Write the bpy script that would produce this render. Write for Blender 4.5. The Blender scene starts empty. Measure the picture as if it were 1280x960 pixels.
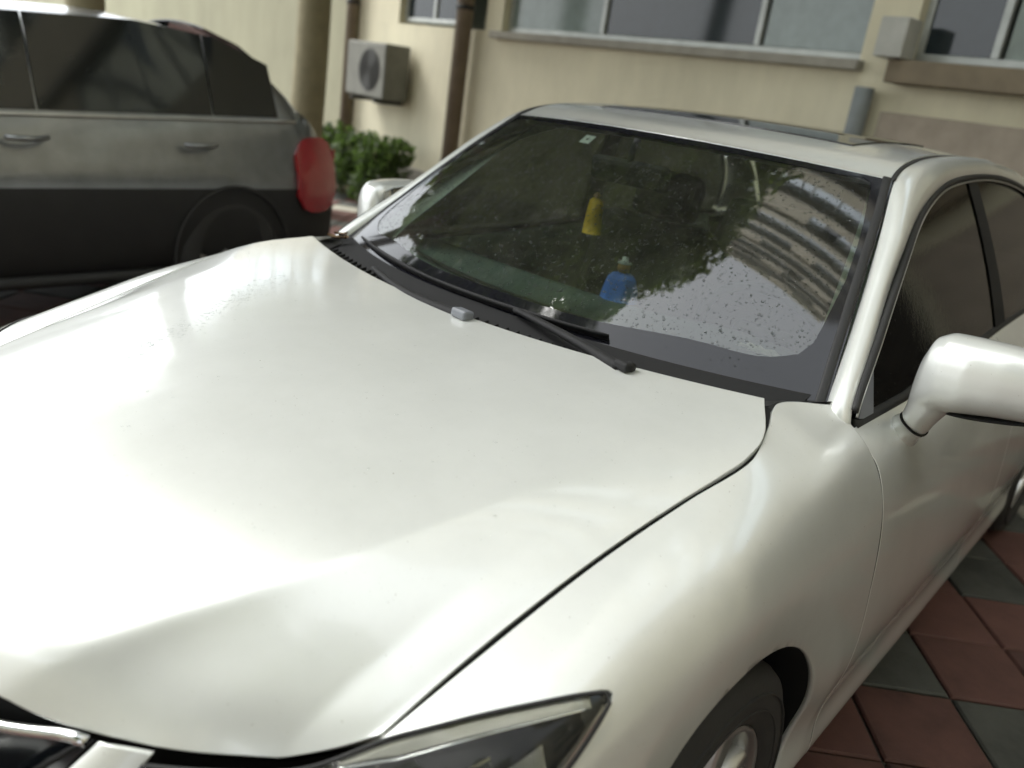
import bpy, bmesh, math, random
import numpy as np
from mathutils import Vector, Matrix
R = math.radians
random.seed(7); rng = np.random.default_rng(7)
sc = bpy.context.scene
COL = sc.collection

# ------------------------------------------------------------------ camera
CAM = np.array([1.2140254, -1.05957477, 1.46265314]); YAW, PIT, ROL = -0.67530752, -0.34143132, 0.14572896
cam_d = bpy.data.cameras.new("camera"); cam = bpy.data.objects.new("camera", cam_d); COL.objects.link(cam)
cy_, sy_, cp_, sp_, cr_, sr_ = math.cos(YAW), math.sin(YAW), math.cos(PIT), math.sin(PIT), math.cos(ROL), math.sin(ROL)
_f = Vector((sy_*cp_, cy_*cp_, sp_)); _r = Vector((cy_, -sy_, 0)); _u = _r.cross(_f)
_rr = cr_*_r + sr_*_u; _uu = -sr_*_r + cr_*_u
cam.matrix_world = Matrix(((_rr.x, _uu.x, -_f.x, CAM[0]), (_rr.y, _uu.y, -_f.y, CAM[1]), (_rr.z, _uu.z, -_f.z, CAM[2]), (0, 0, 0, 1)))
cam_d.sensor_fit = 'HORIZONTAL'; cam_d.sensor_width = 36.0; cam_d.lens = 36.0*1045.985/1280.0
cam_d.clip_start = 0.05; cam_d.clip_end = 600
cam_d.dof.use_dof = True; cam_d.dof.focus_distance = 1.55; cam_d.dof.aperture_fstop = 2.6
sc.camera = cam
# ------------------------------------------------------------------ sky and sun
SUN_EL, SUN_AZ = 50.0, 251.0          # azimuth measured from +Y towards +X
world = bpy.data.worlds.new("World"); sc.world = world; world.use_nodes = True
wn = world.node_tree.nodes; wl = world.node_tree.links; wn.clear()
sky = wn.new('ShaderNodeTexSky'); sky.sky_type = 'NISHITA'; sky.sun_disc = False
sky.sun_elevation = R(SUN_EL); sky.sun_rotation = R(SUN_AZ); sky.air_density = 1.0; sky.dust_density = 4.0; sky.ozone_density = 1.0
hs = wn.new('ShaderNodeHueSaturation'); hs.inputs['Saturation'].default_value = 0.22
bg = wn.new('ShaderNodeBackground'); bg.inputs['Strength'].default_value = 0.15
wo = wn.new('ShaderNodeOutputWorld')
# thin even cloud veil over the whole sky, brightest overhead as under any overcast
tcw = wn.new('ShaderNodeTexCoord'); nzw = wn.new('ShaderNodeTexNoise'); nzw.inputs['Scale'].default_value = 2.2; nzw.inputs['Detail'].default_value = 6
mrw = wn.new('ShaderNodeMapRange'); mrw.inputs['From Min'].default_value = .3; mrw.inputs['From Max'].default_value = .7; mrw.inputs['To Min'].default_value = .66; mrw.inputs['To Max'].default_value = .74
mxw = wn.new('ShaderNodeMix'); mxw.data_type = 'RGBA'; mxw.inputs['B'].default_value = (6.2, 6.55, 6.8, 1)
wl.new(tcw.outputs['Generated'], nzw.inputs['Vector']); wl.new(nzw.outputs['Fac'], mrw.inputs['Value']); wl.new(mrw.outputs[0], mxw.inputs['Factor'])
wl.new(sky.outputs[0], hs.inputs['Color']); wl.new(hs.outputs[0], mxw.inputs['A']); wl.new(mxw.outputs['Result'], bg.inputs['Color']); wl.new(bg.outputs[0], wo.inputs['Surface'])
sun_d = bpy.data.lights.new("sun", 'SUN'); sun_d.energy = 1.5; sun_d.angle = R(30); sun_d.color = (1, 0.985, 0.95)
sun = bpy.data.objects.new("sun", sun_d); COL.objects.link(sun); sun.location = (0, 0, 30)
_d = Vector((math.sin(R(SUN_AZ))*math.cos(R(SUN_EL)), math.cos(R(SUN_AZ))*math.cos(R(SUN_EL)), math.sin(R(SUN_EL))))
sun.rotation_euler = _d.to_track_quat('Z', 'Y').to_euler()
sc.view_settings.view_transform = 'Standard'; sc.view_settings.look = 'None'
sc.view_settings.exposure = 1.32; sc.view_settings.gamma = 1.0; sc.view_settings.use_curve_mapping = False
sc.cycles.use_denoising = True
sc.cycles.use_adaptive_sampling = True; sc.cycles.adaptive_threshold = .018; sc.cycles.max_bounces = 7; sc.cycles.transparent_max_bounces = 16

# ------------------------------------------------------------------ materials
MAT = {}
def nodes(name):
    m = bpy.data.materials.new(name); m.use_nodes = True; MAT[name] = m
    nt = m.node_tree; p = nt.nodes['Principled BSDF']
    return m, nt, p
def setp(p, **k):
    for a, v in k.items():
        p.inputs[a].default_value = v
def coords(nt, scale=1.0, kind='Object', vec=None):
    tc = nt.nodes.new('ShaderNodeTexCoord'); mp = nt.nodes.new('ShaderNodeMapping')
    mp.inputs['Scale'].default_value = vec or (scale, scale, scale)
    nt.links.new(tc.outputs[kind], mp.inputs['Vector']); return mp.outputs[0]
def noise(nt, v, scale, detail=4, rough=.55):
    n = nt.nodes.new('ShaderNodeTexNoise'); n.inputs['Scale'].default_value = scale; n.inputs['Detail'].default_value = detail; n.inputs['Roughness'].default_value = rough
    nt.links.new(v, n.inputs['Vector']); return n.outputs['Fac']
def ramp(nt, fac, stops):
    r = nt.nodes.new('ShaderNodeValToRGB'); el = r.color_ramp.elements
    while len(el) < len(stops): el.new(0.5)
    for e, (pos, c) in zip(el, stops):
        e.position = pos; e.color = (*c, 1) if len(c) == 3 else c
    nt.links.new(fac, r.inputs['Fac']); return r.outputs['Color']
def bump(nt, fac, strength, dist=.01):
    b = nt.nodes.new('ShaderNodeBump'); b.inputs['Strength'].default_value = strength; b.inputs['Distance'].default_value = dist
    nt.links.new(fac, b.inputs['Height']); return b.outputs['Normal']
def simple(name, col, rough=.5, metal=0.0, var=.12, vscale=8, bmp=0, bscale=200, **k):
    m, nt, p = nodes(name)
    v = coords(nt)
    f = noise(nt, v, vscale, 5)
    a = tuple(max(0, x*(1-var)) for x in col); b = tuple(min(1, x*(1+var)) for x in col)
    nt.links.new(ramp(nt, f, [(.3, a), (.7, b)]), p.inputs['Base Color'])
    setp(p, Roughness=rough, Metallic=metal, **k)
    if bmp:
        nt.links.new(bump(nt, noise(nt, v, bscale, 3), bmp, .002), p.inputs['Normal'])
    return m

def pearl():
    m, nt, p = nodes('pearl_white_paint')
    v = coords(nt)
    # thin dried rain film and dust on the lacquer
    f1 = noise(nt, v, 4.5, 8, .68); f2 = noise(nt, coords(nt, vec=(60, 7, 60)), 3.0, 4, .6)
    col = ramp(nt, f1, [(.30, (.695, .71, .68)), (.50, (.73, .745, .715)), (.70, (.765, .78, .75))])
    sp = noise(nt, v, 260, 2, .5)
    dirt0 = ramp(nt, sp, [(.0, (0, 0, 0)), (.735, (0, 0, 0)), (.78, (.8, .8, .8))])
    vo = nt.nodes.new('ShaderNodeTexVoronoi'); vo.inputs['Scale'].default_value = 26; nt.links.new(v, vo.inputs['Vector'])
    wn_ = nt.nodes.new('ShaderNodeMath'); wn_.operation = 'LESS_THAN'; wn_.inputs[1].default_value = .030; nt.links.new(vo.outputs['Distance'], wn_.inputs[0])
    sx = nt.nodes.new('ShaderNodeSeparateColor'); nt.links.new(vo.outputs['Color'], sx.inputs['Color'])
    gt = nt.nodes.new('ShaderNodeMath'); gt.operation = 'GREATER_THAN'; gt.inputs[1].default_value = .72; nt.links.new(sx.outputs[0], gt.inputs[0])
    ml = nt.nodes.new('ShaderNodeMath'); ml.operation = 'MULTIPLY'; nt.links.new(wn_.outputs[0], ml.inputs[0]); nt.links.new(gt.outputs[0], ml.inputs[1])
    mxd = nt.nodes.new('ShaderNodeMath'); mxd.operation = 'MAXIMUM'; nt.links.new(dirt0, mxd.inputs[0]); nt.links.new(ml.outputs[0], mxd.inputs[1]); dirt = mxd.outputs[0]
    mx = nt.nodes.new('ShaderNodeMix'); mx.data_type = 'RGBA'
    nt.links.new(dirt, mx.inputs['Factor']); nt.links.new(col, mx.inputs['A']); mx.inputs['B'].default_value = (.34, .32, .27, 1)
    nt.links.new(mx.outputs['Result'], p.inputs['Base Color'])
    setp(p, Metallic=.36, Roughness=.33)
    p.inputs['Coat Weight'].default_value = 1.0
    cr = nt.nodes.new('ShaderNodeMapRange'); cr.inputs['To Min'].default_value = .02; cr.inputs['To Max'].default_value = .13
    cr.inputs['From Min'].default_value = .35; cr.inputs['From Max'].default_value = .7
    nt.links.new(f1, cr.inputs['Value']); nt.links.new(cr.outputs[0], p.inputs['Coat Roughness'])
    nt.links.new(bump(nt, f2, .05, .002), p.inputs['Coat Normal'])
    nt.links.new(bump(nt, noise(nt, v, 900, 2), .04, .001), p.inputs['Normal'])
    return m
pearl()
def thin_glass(name, tint, dust=.02, bmp=.12, ior=1.5, droplets=True, rough=.0):
    m, nt, p = nodes(name); nt.nodes.remove(p)
    out = [n for n in nt.nodes if n.type == 'OUTPUT_MATERIAL'][0]
    tr = nt.nodes.new('ShaderNodeBsdfTransparent'); tr.inputs['Color'].default_value = (*tint, 1)
    gl = nt.nodes.new('ShaderNodeBsdfGlossy'); gl.inputs['Roughness'].default_value = rough
    fr = nt.nodes.new('ShaderNodeFresnel'); fr.inputs['IOR'].default_value = ior
    mx = nt.nodes.new('ShaderNodeMixShader'); v = coords(nt)
    if bmp:
        n1 = noise(nt, v, 95, 3, .65); n2 = noise(nt, v, 9, 2)
        ad = nt.nodes.new('ShaderNodeMath'); ad.operation = 'MULTIPLY_ADD'; ad.inputs[1].default_value = .5
        nt.links.new(n1, ad.inputs[0]); nt.links.new(n2, ad.inputs[2])
        nb = bump(nt, ad.outputs[0], bmp, .01)
        nt.links.new(nb, gl.inputs['Normal']); nt.links.new(nb, fr.inputs['Normal'])
    nt.links.new(fr.outputs[0], mx.inputs['Fac']); nt.links.new(tr.outputs[0], mx.inputs[1]); nt.links.new(gl.outputs[0], mx.inputs[2])
    last = mx.outputs[0]
    if dust:
        df = nt.nodes.new('ShaderNodeBsdfDiffuse'); df.inputs['Color'].default_value = (.42, .41, .36, 1)
        m2 = nt.nodes.new('ShaderNodeMixShader')
        mk = ramp(nt, noise(nt, v, 14, 7, .7), [(.35, (dust*.4,)*3), (.62, (dust,)*3), (.75, (dust*3.2,)*3)])
        sp = ramp(nt, noise(nt, coords(nt, vec=(1, .7, .7)), 210, 2, .5), [(.0, (0, 0, 0)), (.70, (0, 0, 0)), (.76, (.35, .35, .35))])
        mm = nt.nodes.new('ShaderNodeMath'); mm.operation = 'MAXIMUM'
        nt.links.new(mk, mm.inputs[0]); nt.links.new(sp, mm.inputs[1])
        nt.links.new(mm.outputs[0], m2.inputs['Fac']); nt.links.new(last, m2.inputs[1]); nt.links.new(df.outputs[0], m2.inputs[2]); last = m2.outputs[0]
    nt.links.new(last, out.inputs['Surface']); return m
thin_glass('windscreen_glass', (.82, .93, .85), .035, .0035, ior=2.15)
thin_glass('tinted_glass', (.06, .065, .055), .008, .03, ior=1.5)
thin_glass('lens_plastic', (.95, .96, .93), .02, 0, ior=1.3)
thin_glass('water', (.97, .98, .98), 0, 0, ior=1.33)
simple('black_trim', (.016, .016, .016), .6, bmp=.2, bscale=400)
simple('cowl_black', (.007, .007, .0075), .85)
simple('satin_black', (.006, .006, .0065), .75)
simple('rubber', (.02, .02, .02), .75, bmp=.3, bscale=300)
simple('frit', (.010, .010, .013), .06)
simple('void_black', (.004, .004, .004), .9)
simple('chrome', (.75, .76, .77), .09, 1.0, var=.03)
simple('dull_chrome', (.58, .58, .56), .28, .9)
simple('lamp_dark', (.05, .052, .05), .35, .3)
simple('ribbed_reflector', (.30, .29, .23), .4, .2)
simple('alloy', (.50, .50, .49), .32, .85)
simple('tyre', (.028, .027, .026), .8, bmp=.3, bscale=120)
simple('cap_grey', (.17, .18, .20), .45)
simple('dash_plastic', (.11, .145, .125), .75, bmp=.3, bscale=500)
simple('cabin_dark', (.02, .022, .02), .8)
simple('seat_leather', (.10, .10, .085), .6)
simple('headliner', (.46, .50, .43), .9)
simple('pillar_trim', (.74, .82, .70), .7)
simple('grille_dark', (.010, .013, .017), .12)
simple('sunroof_glass', (.01, .011, .012), .04)
simple('dark_paint', (.24, .25, .255), .34, .8, **{'Coat Weight': 1.0, 'Coat Roughness': .08})
simple('dark_glass', (.012, .014, .013), .06)
simple('red_lens', (.30, .006, .012), .2, **{'Coat Weight': 1.0})
simple('bark', (.25, .225, .14), .9, bmp=.8, bscale=40)
simple('meter_grey', (.42, .42, .38), .6)
simple('white_plastic', (.75, .75, .70), .5)
simple('blue_cloth', (.10, .27, .95), .7)
simple('orange_plastic', (.75, .38, .10), .6)
simple('yellow_tassel', (.95, .55, .03), .6)
simple('dead_leaf', (.16, .10, .05), .85)
simple('tissue_paper', (.62, .60, .48), .9)
simple('pipe_grey', (.20, .22, .22), .6)
simple('pipe_brown', (.16, .125, .085), .7)
simple('ac_grey', (.17, .17, .145), .7)
simple('ac_dark', (.06, .06, .055), .7)
simple('frame_aluminium', (.42, .44, .42), .4, .3)
simple('concrete', (.30, .285, .24), .9, bmp=.5, bscale=60)
simple('dark_panel_brown', (.03, .025, .02), .6)
simple('joint_dirt', (.045, .042, .036), .95)
simple('brown_stone', (.19, .155, .105), .9, bmp=.4, bscale=60)
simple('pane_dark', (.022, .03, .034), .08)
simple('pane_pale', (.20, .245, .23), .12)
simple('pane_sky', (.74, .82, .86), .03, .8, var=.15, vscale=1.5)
simple('curtain', (.26, .30, .28), .9)
simple('render_rose', (.34, .29, .23), .9, bmp=.3, bscale=60)

def plaster(name, col):
    m, nt, p = nodes(name); v = coords(nt)
    f = noise(nt, v, .9, 8, .65); g = noise(nt, coords(nt, vec=(1.6, 1.6, .5)), 1.4, 6, .7)
    ad = nt.nodes.new('ShaderNodeMath'); ad.operation = 'MULTIPLY_ADD'; ad.inputs[1].default_value = .5
    nt.links.new(f, ad.inputs[0]); nt.links.new(g, ad.inputs[2])
    c = ramp(nt, ad.outputs[0], [(.40, tuple(x*.80 for x in col)), (.80, col), (1.0, tuple(min(1, x*1.1) for x in col))])
    nt.links.new(c, p.inputs['Base Color']); setp(p, Roughness=.92)
    nt.links.new(bump(nt, noise(nt, v, 70, 4), .35, .01), p.inputs['Normal']); return m
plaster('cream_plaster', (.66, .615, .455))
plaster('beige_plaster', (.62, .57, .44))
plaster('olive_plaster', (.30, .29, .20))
def paver(name, col):
    m, nt, p = nodes(name)
    oi = nt.nodes.new('ShaderNodeObjectInfo'); v = coords(nt, kind='Generated')
    tcv = coords(nt, kind='Object')
    geo = nt.nodes.new('ShaderNodeNewGeometry')
    f = noise(nt, geo.outputs['Position'], 5, 6, .65); h = noise(nt, geo.outputs['Position'], 120, 3)
    ad = nt.nodes.new('ShaderNodeMath'); ad.operation = 'MULTIPLY_ADD'; ad.inputs[1].default_value = .35
    nt.links.new(oi.outputs['Random'], ad.inputs[0]); nt.links.new(f, ad.inputs[2])
    c = ramp(nt, ad.outputs[0], [(.38, tuple(x*.45 for x in col)), (.62, col), (.92, tuple(min(1, x*1.4) for x in col))])
    nt.links.new(c, p.inputs['Base Color']); setp(p, Roughness=.72)
    nt.links.new(bump(nt, h, .4, .004), p.inputs['Normal']); return m
paver('paver_red', (.098, .043, .034)); paver('paver_grey', (.062, .063, .054)); paver('paver_cream', (.30, .285, .23))
def leafmat(name, c1, c2):
    m, nt, p = nodes(name); geo = nt.nodes.new('ShaderNodeNewGeometry')
    nt.links.new(ramp(nt, geo.outputs['Random Per Island'], [(0, c1), (1, c2)]), p.inputs['Base Color'])
    setp(p, Roughness=.5); p.inputs['Transmission Weight'].default_value = 0
    tr = nt.nodes.new('ShaderNodeBsdfTranslucent'); tr.inputs['Color'].default_value = (c2[0]*1.1, c2[1]*1.3, c2[2], 1)
    mx = nt.nodes.new('ShaderNodeMixShader'); mx.inputs['Fac'].default_value = .45
    out = [n for n in nt.nodes if n.type == 'OUTPUT_MATERIAL'][0]
    nt.links.new(p.outputs[0], mx.inputs[1]); nt.links.new(tr.outputs[0], mx.inputs[2]); nt.links.new(mx.outputs[0], out.inputs['Surface'])
leafmat('leaf_green', (.08, .12, .025), (.24, .28, .08))
leafmat('hedge_green', (.03, .055, .012), (.075, .105, .03))

# ------------------------------------------------------------------ mesh helpers
def link(name, verts, faces, mat=None, parent=None, smooth=True):
    me = bpy.data.meshes.new(name); me.from_pydata([tuple(map(float, v)) for v in verts], [], [tuple(map(int, f)) for f in faces]); me.update()
    if smooth: me.polygons.foreach_set('use_smooth', np.ones(len(me.polygons), dtype=bool))
    o = bpy.data.objects.new(name, me); COL.objects.link(o)
    if mat: me.materials.append(MAT[mat])
    if parent is not None: o.parent = parent
    return o
def empty(name, loc=(0, 0, 0)):
    o = bpy.data.objects.new(name, None); COL.objects.link(o); o.location = loc; o.empty_display_size = .1; return o
def tag(o, label=None, cat=None, group=None, kind=None):
    if label: o['label'] = label
    if cat: o['category'] = cat
    if group: o['group'] = group
    if kind: o['kind'] = kind
    return o
def gfaces(nu, nv, closeu=False, closev=False, off=0):
    F = []
    for i in range(nu if closeu else nu-1):
        for j in range(nv if closev else nv-1):
            a = i*nv+j; b = ((i+1) % nu)*nv+j; c = ((i+1) % nu)*nv+(j+1) % nv; d = i*nv+(j+1) % nv
            F.append((a+off, b+off, c+off, d+off))
    return F
def grid(name, P, mat, parent=None, closeu=False, closev=False, flip=False):
    nu, nv = P.shape[:2]; F = gfaces(nu, nv, closeu, closev)
    if flip: F = [f[::-1] for f in F]
    return link(name, P.reshape(-1, 3), F, mat, parent)
def normals(P):
    du = np.gradient(P, axis=0); dv = np.gradient(P, axis=1); n = np.cross(du, dv)
    return n/np.maximum(np.linalg.norm(n, axis=2, keepdims=True), 1e-12)
def panel(name, P, mat, parent=None, out=None, flange=.014, rnd=.0016):
    """a sheet-metal panel: the grid plus support loops and a folded edge all round"""
    n = normals(P)
    c = n[n.shape[0]//2, n.shape[1]//2]
    flip = out is not None and np.dot(c, out) < 0
    if flip: n = -n
    def pad(A, N, ax):
        A = np.moveaxis(A, ax, 0); N = np.moveaxis(N, ax, 0)
        def sup(a, b):
            d = b-a; L = np.linalg.norm(d, axis=-1, keepdims=True); return a+d*np.minimum(.0022/np.maximum(L, 1e-9), .4)
        r0 = [A[0]-N[0]*flange, A[0]-N[0]*rnd*1.2]; i0 = sup(A[0], A[1])
        r1 = [A[-1]-N[-1]*rnd*1.2, A[-1]-N[-1]*flange]; i1 = sup(A[-1], A[-2])
        e0 = A[0]+(i0-A[0])*.3; e1 = A[-1]+(i1-A[-1])*.3
        B = np.concatenate([np.stack(r0), e0[None], i0[None], A[1:-1], i1[None], e1[None], np.stack(r1)])
        M = np.concatenate([N[:1], N[:1], N[:1], N[:1], N[1:-1], N[-1:], N[-1:], N[-1:], N[-1:]])
        return np.moveaxis(B, 0, ax), np.moveaxis(M, 0, ax)
    Q, m = pad(P, n, 0); Q, m = pad(Q, m, 1)
    nu, nv = Q.shape[:2]; F = gfaces(nu, nv)
    if flip: F = [f[::-1] for f in F]
    return link(name, Q.reshape(-1, 3), F, mat, parent)
def spl(ts, vs):
    """natural cubic spline, vectorised over value columns"""
    ts = np.asarray(ts, float); vs = np.asarray(vs, float); one = vs.ndim == 1
    if one: vs = vs[:, None]
    n = len(ts); h = np.diff(ts); A = np.zeros((n, n)); r = np.zeros((n, vs.shape[1])); A[0, 0] = A[-1, -1] = 1
    for i in range(1, n-1):
        A[i, i-1], A[i, i], A[i, i+1] = h[i-1], 2*(h[i-1]+h[i]), h[i]
        r[i] = 6*((vs[i+1]-vs[i])/h[i]-(vs[i]-vs[i-1])/h[i-1])
    m = np.linalg.solve(A, r)
    def f(t):
        t = np.atleast_1d(np.asarray(t, float)); i = np.clip(np.searchsorted(ts, t)-1, 0, n-2)
        a = (ts[i+1]-t)[:, None]; b = (t-ts[i])[:, None]; H = h[i][:, None]
        y = m[i]*a**3/(6*H)+m[i+1]*b**3/(6*H)+(vs[i]/H-m[i]*H/6)*a+(vs[i+1]/H-m[i+1]*H/6)*b
        return y[:, 0] if one else y
    return f
def pch(ts, vs):
    """shape-keeping cubic (no overshoot)"""
    ts = np.asarray(ts, float); vs = np.asarray(vs, float); h = np.diff(ts); d = np.diff(vs)/h; n = len(ts); m = np.zeros(n)
    m[0], m[-1] = d[0], d[-1]
    for i in range(1, n-1):
        if d[i-1]*d[i] > 0:
            w1, w2 = 2*h[i]+h[i-1], h[i]+2*h[i-1]; m[i] = (w1+w2)/(w1/d[i-1]+w2/d[i])
    def f(t):
        t = np.asarray(t, float); i = np.clip(np.searchsorted(ts, t)-1, 0, n-2); H = h[i]; s = np.clip((t-ts[i])/H, 0, 1)
        return vs[i]*(1+2*s)*(1-s)**2+m[i]*H*s*(1-s)**2+vs[i+1]*s*s*(3-2*s)+m[i+1]*H*s*s*(s-1)
    return f
def curve(pts, n, chord=True):
    p = np.asarray(pts, float); t = np.concatenate([[0], np.cumsum(np.linalg.norm(np.diff(p, axis=0), axis=1))]) if chord else np.arange(len(p))
    return spl(t, p)(np.linspace(0, t[-1], n))
def mir(P): return P*np.array([-1, 1, 1])
def sweep(name, C, prof, mat, parent=None, up=(0, 0, 1), scale=None, cap=True, closed=False):
    """closed profile [(a,b)] swept along curve C; a = sideways, b = up"""
    C = np.asarray(C, float); T = np.gradient(C, axis=0)
    if closed: T = (np.roll(C, -1, 0)-np.roll(C, 1, 0))
    T /= np.linalg.norm(T, axis=1, keepdims=True)
    up = np.broadcast_to(np.asarray(up, float), C.shape)
    S = np.cross(T, up); S /= np.linalg.norm(S, axis=1, keepdims=True); U = np.cross(S, T)
    pr = np.asarray(prof, float); sc_ = np.ones(len(C)) if scale is None else np.asarray(scale)
    P = C[:, None]+sc_[:, None, None]*(pr[None, :, :1]*S[:, None]+pr[None, :, 1:]*U[:, None])
    nu, nv = P.shape[:2]; F = gfaces(nu, nv, closed, True)
    if cap and not closed: F += [tuple(range(nv)), tuple(range((nu-1)*nv, nu*nv))[::-1]]
    return link(name, P.reshape(-1, 3), F, mat, parent)
def circ(r, n=10, e=1.0): return [(r*math.cos(2*math.pi*i/n), e*r*math.sin(2*math.pi*i/n)) for i in range(n)]
def lathe(name, prof, axis_pt, mat, parent=None, n=48, side=1):
    """profile [(x, r)] turned about the wheel axis (x direction)"""
    a = np.linspace(0, 2*np.pi, n, endpoint=False); pr = np.asarray(prof, float)
    P = np.zeros((n, len(pr), 3)); P[..., 0] = axis_pt[0]+side*pr[None, :, 0]; P[..., 1] = axis_pt[1]+np.cos(a)[:, None]*pr[None, :, 1]; P[..., 2] = axis_pt[2]+np.sin(a)[:, None]*pr[None, :, 1]
    return grid(name, P, mat, parent, closeu=True)
def boxmesh(bm, c, s, rot=None):
    r = bmesh.ops.create_cube(bm, size=1.0)
    M = Matrix.Translation(c) @ (rot.to_4x4() if rot else Matrix.Identity(4)) @ Matrix.Diagonal((*s, 1))
    bmesh.ops.transform(bm, matrix=M, verts=r['verts'])
def box(name, c, s, mat, parent=None, bev=.004, rot=None, seg=2):
    bm = bmesh.new(); boxmesh(bm, (0, 0, 0), s)
    if bev: bmesh.ops.bevel(bm, geom=list(bm.edges), offset=min(bev, min(s)*.45), segments=seg, affect='EDGES', profile=.5)
    me = bpy.data.meshes.new(name); bm.to_mesh(me); bm.free(); me.materials.append(MAT[mat])
    o = bpy.data.objects.new(name, me); COL.objects.link(o); o.location = c
    if rot: o.rotation_euler = rot.to_euler()
    if parent is not None: o.parent = parent
    return o

# ================================================================== THE WHITE CAR
car = empty('sedan'); tag(car, 'pearl white sedan in the foreground, wet, with bonnet and windscreen facing the camera', 'car')
# ---- hood
xs_ = pch([-.60, -.525, -.40, -.20, 0, .08, .14, .19, .235, .27, .30, .34], [.666, .6766, .684, .702, .729, .7415, .748, .745, .733, .716, .699, .677])
ze_ = lambda y: .922+.258*y-.104*y*y
yF_ = pch([0, .2, .30, .345, .385, .45, .533, .585, .623, .655, .677], [-.868, -.852, -.83, -.812, -.79, -.745, -.686, -.638, -.60, -.562, -.527])
zF_ = pch([0, .2, .34, .45, .55, .677], [.772, .767, .757, .757, .758, .757])
yR_ = lambda x: .194+.327*x*x-.02*x**4
zR_ = lambda x: .994-.007*x*x
zc_ = spl([-.868, -.84, -.78, -.68, -.5, -.2, 0, .194], [.772, .800, .832, .868, .907, .951, .974, .994])
HG = .0036
def hood_pts(S, T, grow=0.0):
    x = np.empty((len(S), len(T))); y = x.copy(); z = x.copy()
    for j, t in enumerate(T):
        yside = -.527+(.34+.527)*t
        w = float(xs_(yside))-HG+grow
        ss = S
        a = np.abs(ss)
        xx = ss*w
        yf = yF_(a*.677); yr = yR_(a*.677)
        yy = yf+(yr-yf)*t+(0 if grow == 0 else 0)
        Zc = float(zc_(-.868+1.062*t)[0]); Ze = float(ze_(yside)); 
        g = (1-a**2.2)
        zz = Ze+(Zc-Ze)*g
        # nose roll-over along the whole front edge
        t0 = zF_(a*.677); z0 = .757+(.772-.757)*g
        zz = zz+(t0-z0)*np.exp(-t*14)
        rise = (1-np.exp(-t*22))*(1-t)**1.5
        zz = zz+.046*a*a*(1-a**6)*rise*1.0
        # side crease that starts at the grille corner and fades out
        scx = .53+.30*(1-math.exp(-t*4.2)); q = np.maximum(a-scx, 0); q = .5*((a-scx)+np.sqrt((a-scx)**2+.012**2))
        amp = .030*math.exp(-(t/.40)**2)
        zz = zz-amp*(1-np.exp(-q/.10))*np.clip((1-a)/.10, 0, 1)**.8
        # soft pair of lines on the raised centre
        sc2 = .13+.06*t; q2 = .5*((a-sc2)+np.sqrt((a-sc2)**2+.02**2))
        zz = zz-.010*(1-np.exp(-q2/.22))*(1-t)**.8*np.clip((1-a)/.35, 0, 1)
        # edge rolls down a little beside the shut line
        zz = zz-.004*np.exp(-(1-a)/.02)*0
        x[:, j], y[:, j], z[:, j] = xx, yy, zz
    return np.stack([x, y, z], 2)
Sg = np.sign(np.linspace(-1, 1, 161))*(1-(1-np.abs(np.linspace(-1, 1, 161)))**1.15)
Tg = np.linspace(0, 1, 110)**1.12
HP = hood_pts(Sg, Tg)
hood = panel('hood', HP, 'pearl_white_paint', car, out=(0, 0, 1), flange=.016)
# black channel that shows through the shut lines
HB = hood_pts(np.linspace(-1, 1, 81), np.linspace(.05, 1, 60), .014); HB[..., 2] -= .014
grid('engine_bay_seal', HB, 'void_black', car)

# ---- body sides
ROW = {
 -.62: [(.672, .724), (.71, .724), (.765, .705), (.805, .665), (.838, .57), (.845, .45), (.835, .31), (.838, .25), (.82, .20)],
 -.41: [(.6875, .7975), (.76, .796), (.822, .772), (.856, .722), (.886, .60), (.893, .46), (.880, .31), (.882, .25), (.862, .20)],
 -.20: [(.7057, .865), (.785, .856), (.845, .815), (.876, .75), (.900, .63), (.905, .46), (.886, .31), (.888, .25), (.868, .20)],
 0.0:  [(.7325, .921), (.802, .905), (.858, .862), (.888, .79), (.907, .65), (.908, .46), (.886, .31), (.888, .25), (.870, .20)],
 .14:  [(.7515, .952), (.806, .926), (.858, .875), (.888, .80), (.907, .65), (.908, .46), (.886, .31), (.888, .25), (.871, .20)],
 .27:  [(.720, .976), (.807, .936), (.859, .880), (.888, .80), (.907, .65), (.908, .46), (.886, .31), (.888, .25), (.871, .20)],
 .36:  [(.692, .990), (.806, .942), (.8595, .881), (.888, .80), (.907, .65), (.908, .46), (.886, .31), (.888, .25), (.871, .20)],
 .50:  [(.742, .978), (.803, .9435), (.8605, .879), (.888, .80), (.907, .65), (.908, .46), (.886, .31), (.888, .25), (.872, .20)],
}
ROWD = {
 .50:  [(.792, .948), (.830, .915), (.861, .878), (.888, .80), (.907, .65), (.908, .46), (.886, .31), (.888, .25), (.872, .20)],
 .80:  [(.793, .946), (.833, .917), (.864, .880), (.889, .80), (.908, .65), (.908, .46), (.886, .31), (.888, .25), (.873, .20)],
 1.2:  [(.787, .962), (.833, .928), (.866, .885), (.890, .80), (.909, .65), (.909, .46), (.887, .31), (.889, .25), (.875, .20)],
 1.73: [(.775, .985), (.828, .945), (.866, .893), (.891, .805), (.909, .65), (.909, .46), (.887, .31), (.889, .25), (.877, .20)],
 2.3:  [(.768, 1.003), (.824, .962), (.864, .905), (.890, .81), (.908, .65), (.906, .46), (.886, .31), (.888, .25), (.876, .20)],
 2.8:  [(.764, 1.015), (.82, .975), (.858, .912), (.884, .815), (.902, .65), (.900, .46), (.882, .31), (.882, .25), (.870, .20)],
 3.3:  [(.715, 1.025), (.785, .992), (.832, .925), (.860, .82), (.872, .65), (.866, .46), (.845, .31), (.84, .25), (.82, .21)],
 3.72: [(.60, 1.01), (.68, .985), (.735, .925), (.765, .82), (.780, .65), (.775, .48), (.755, .35), (.745, .30), (.72, .24)],
}
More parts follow.
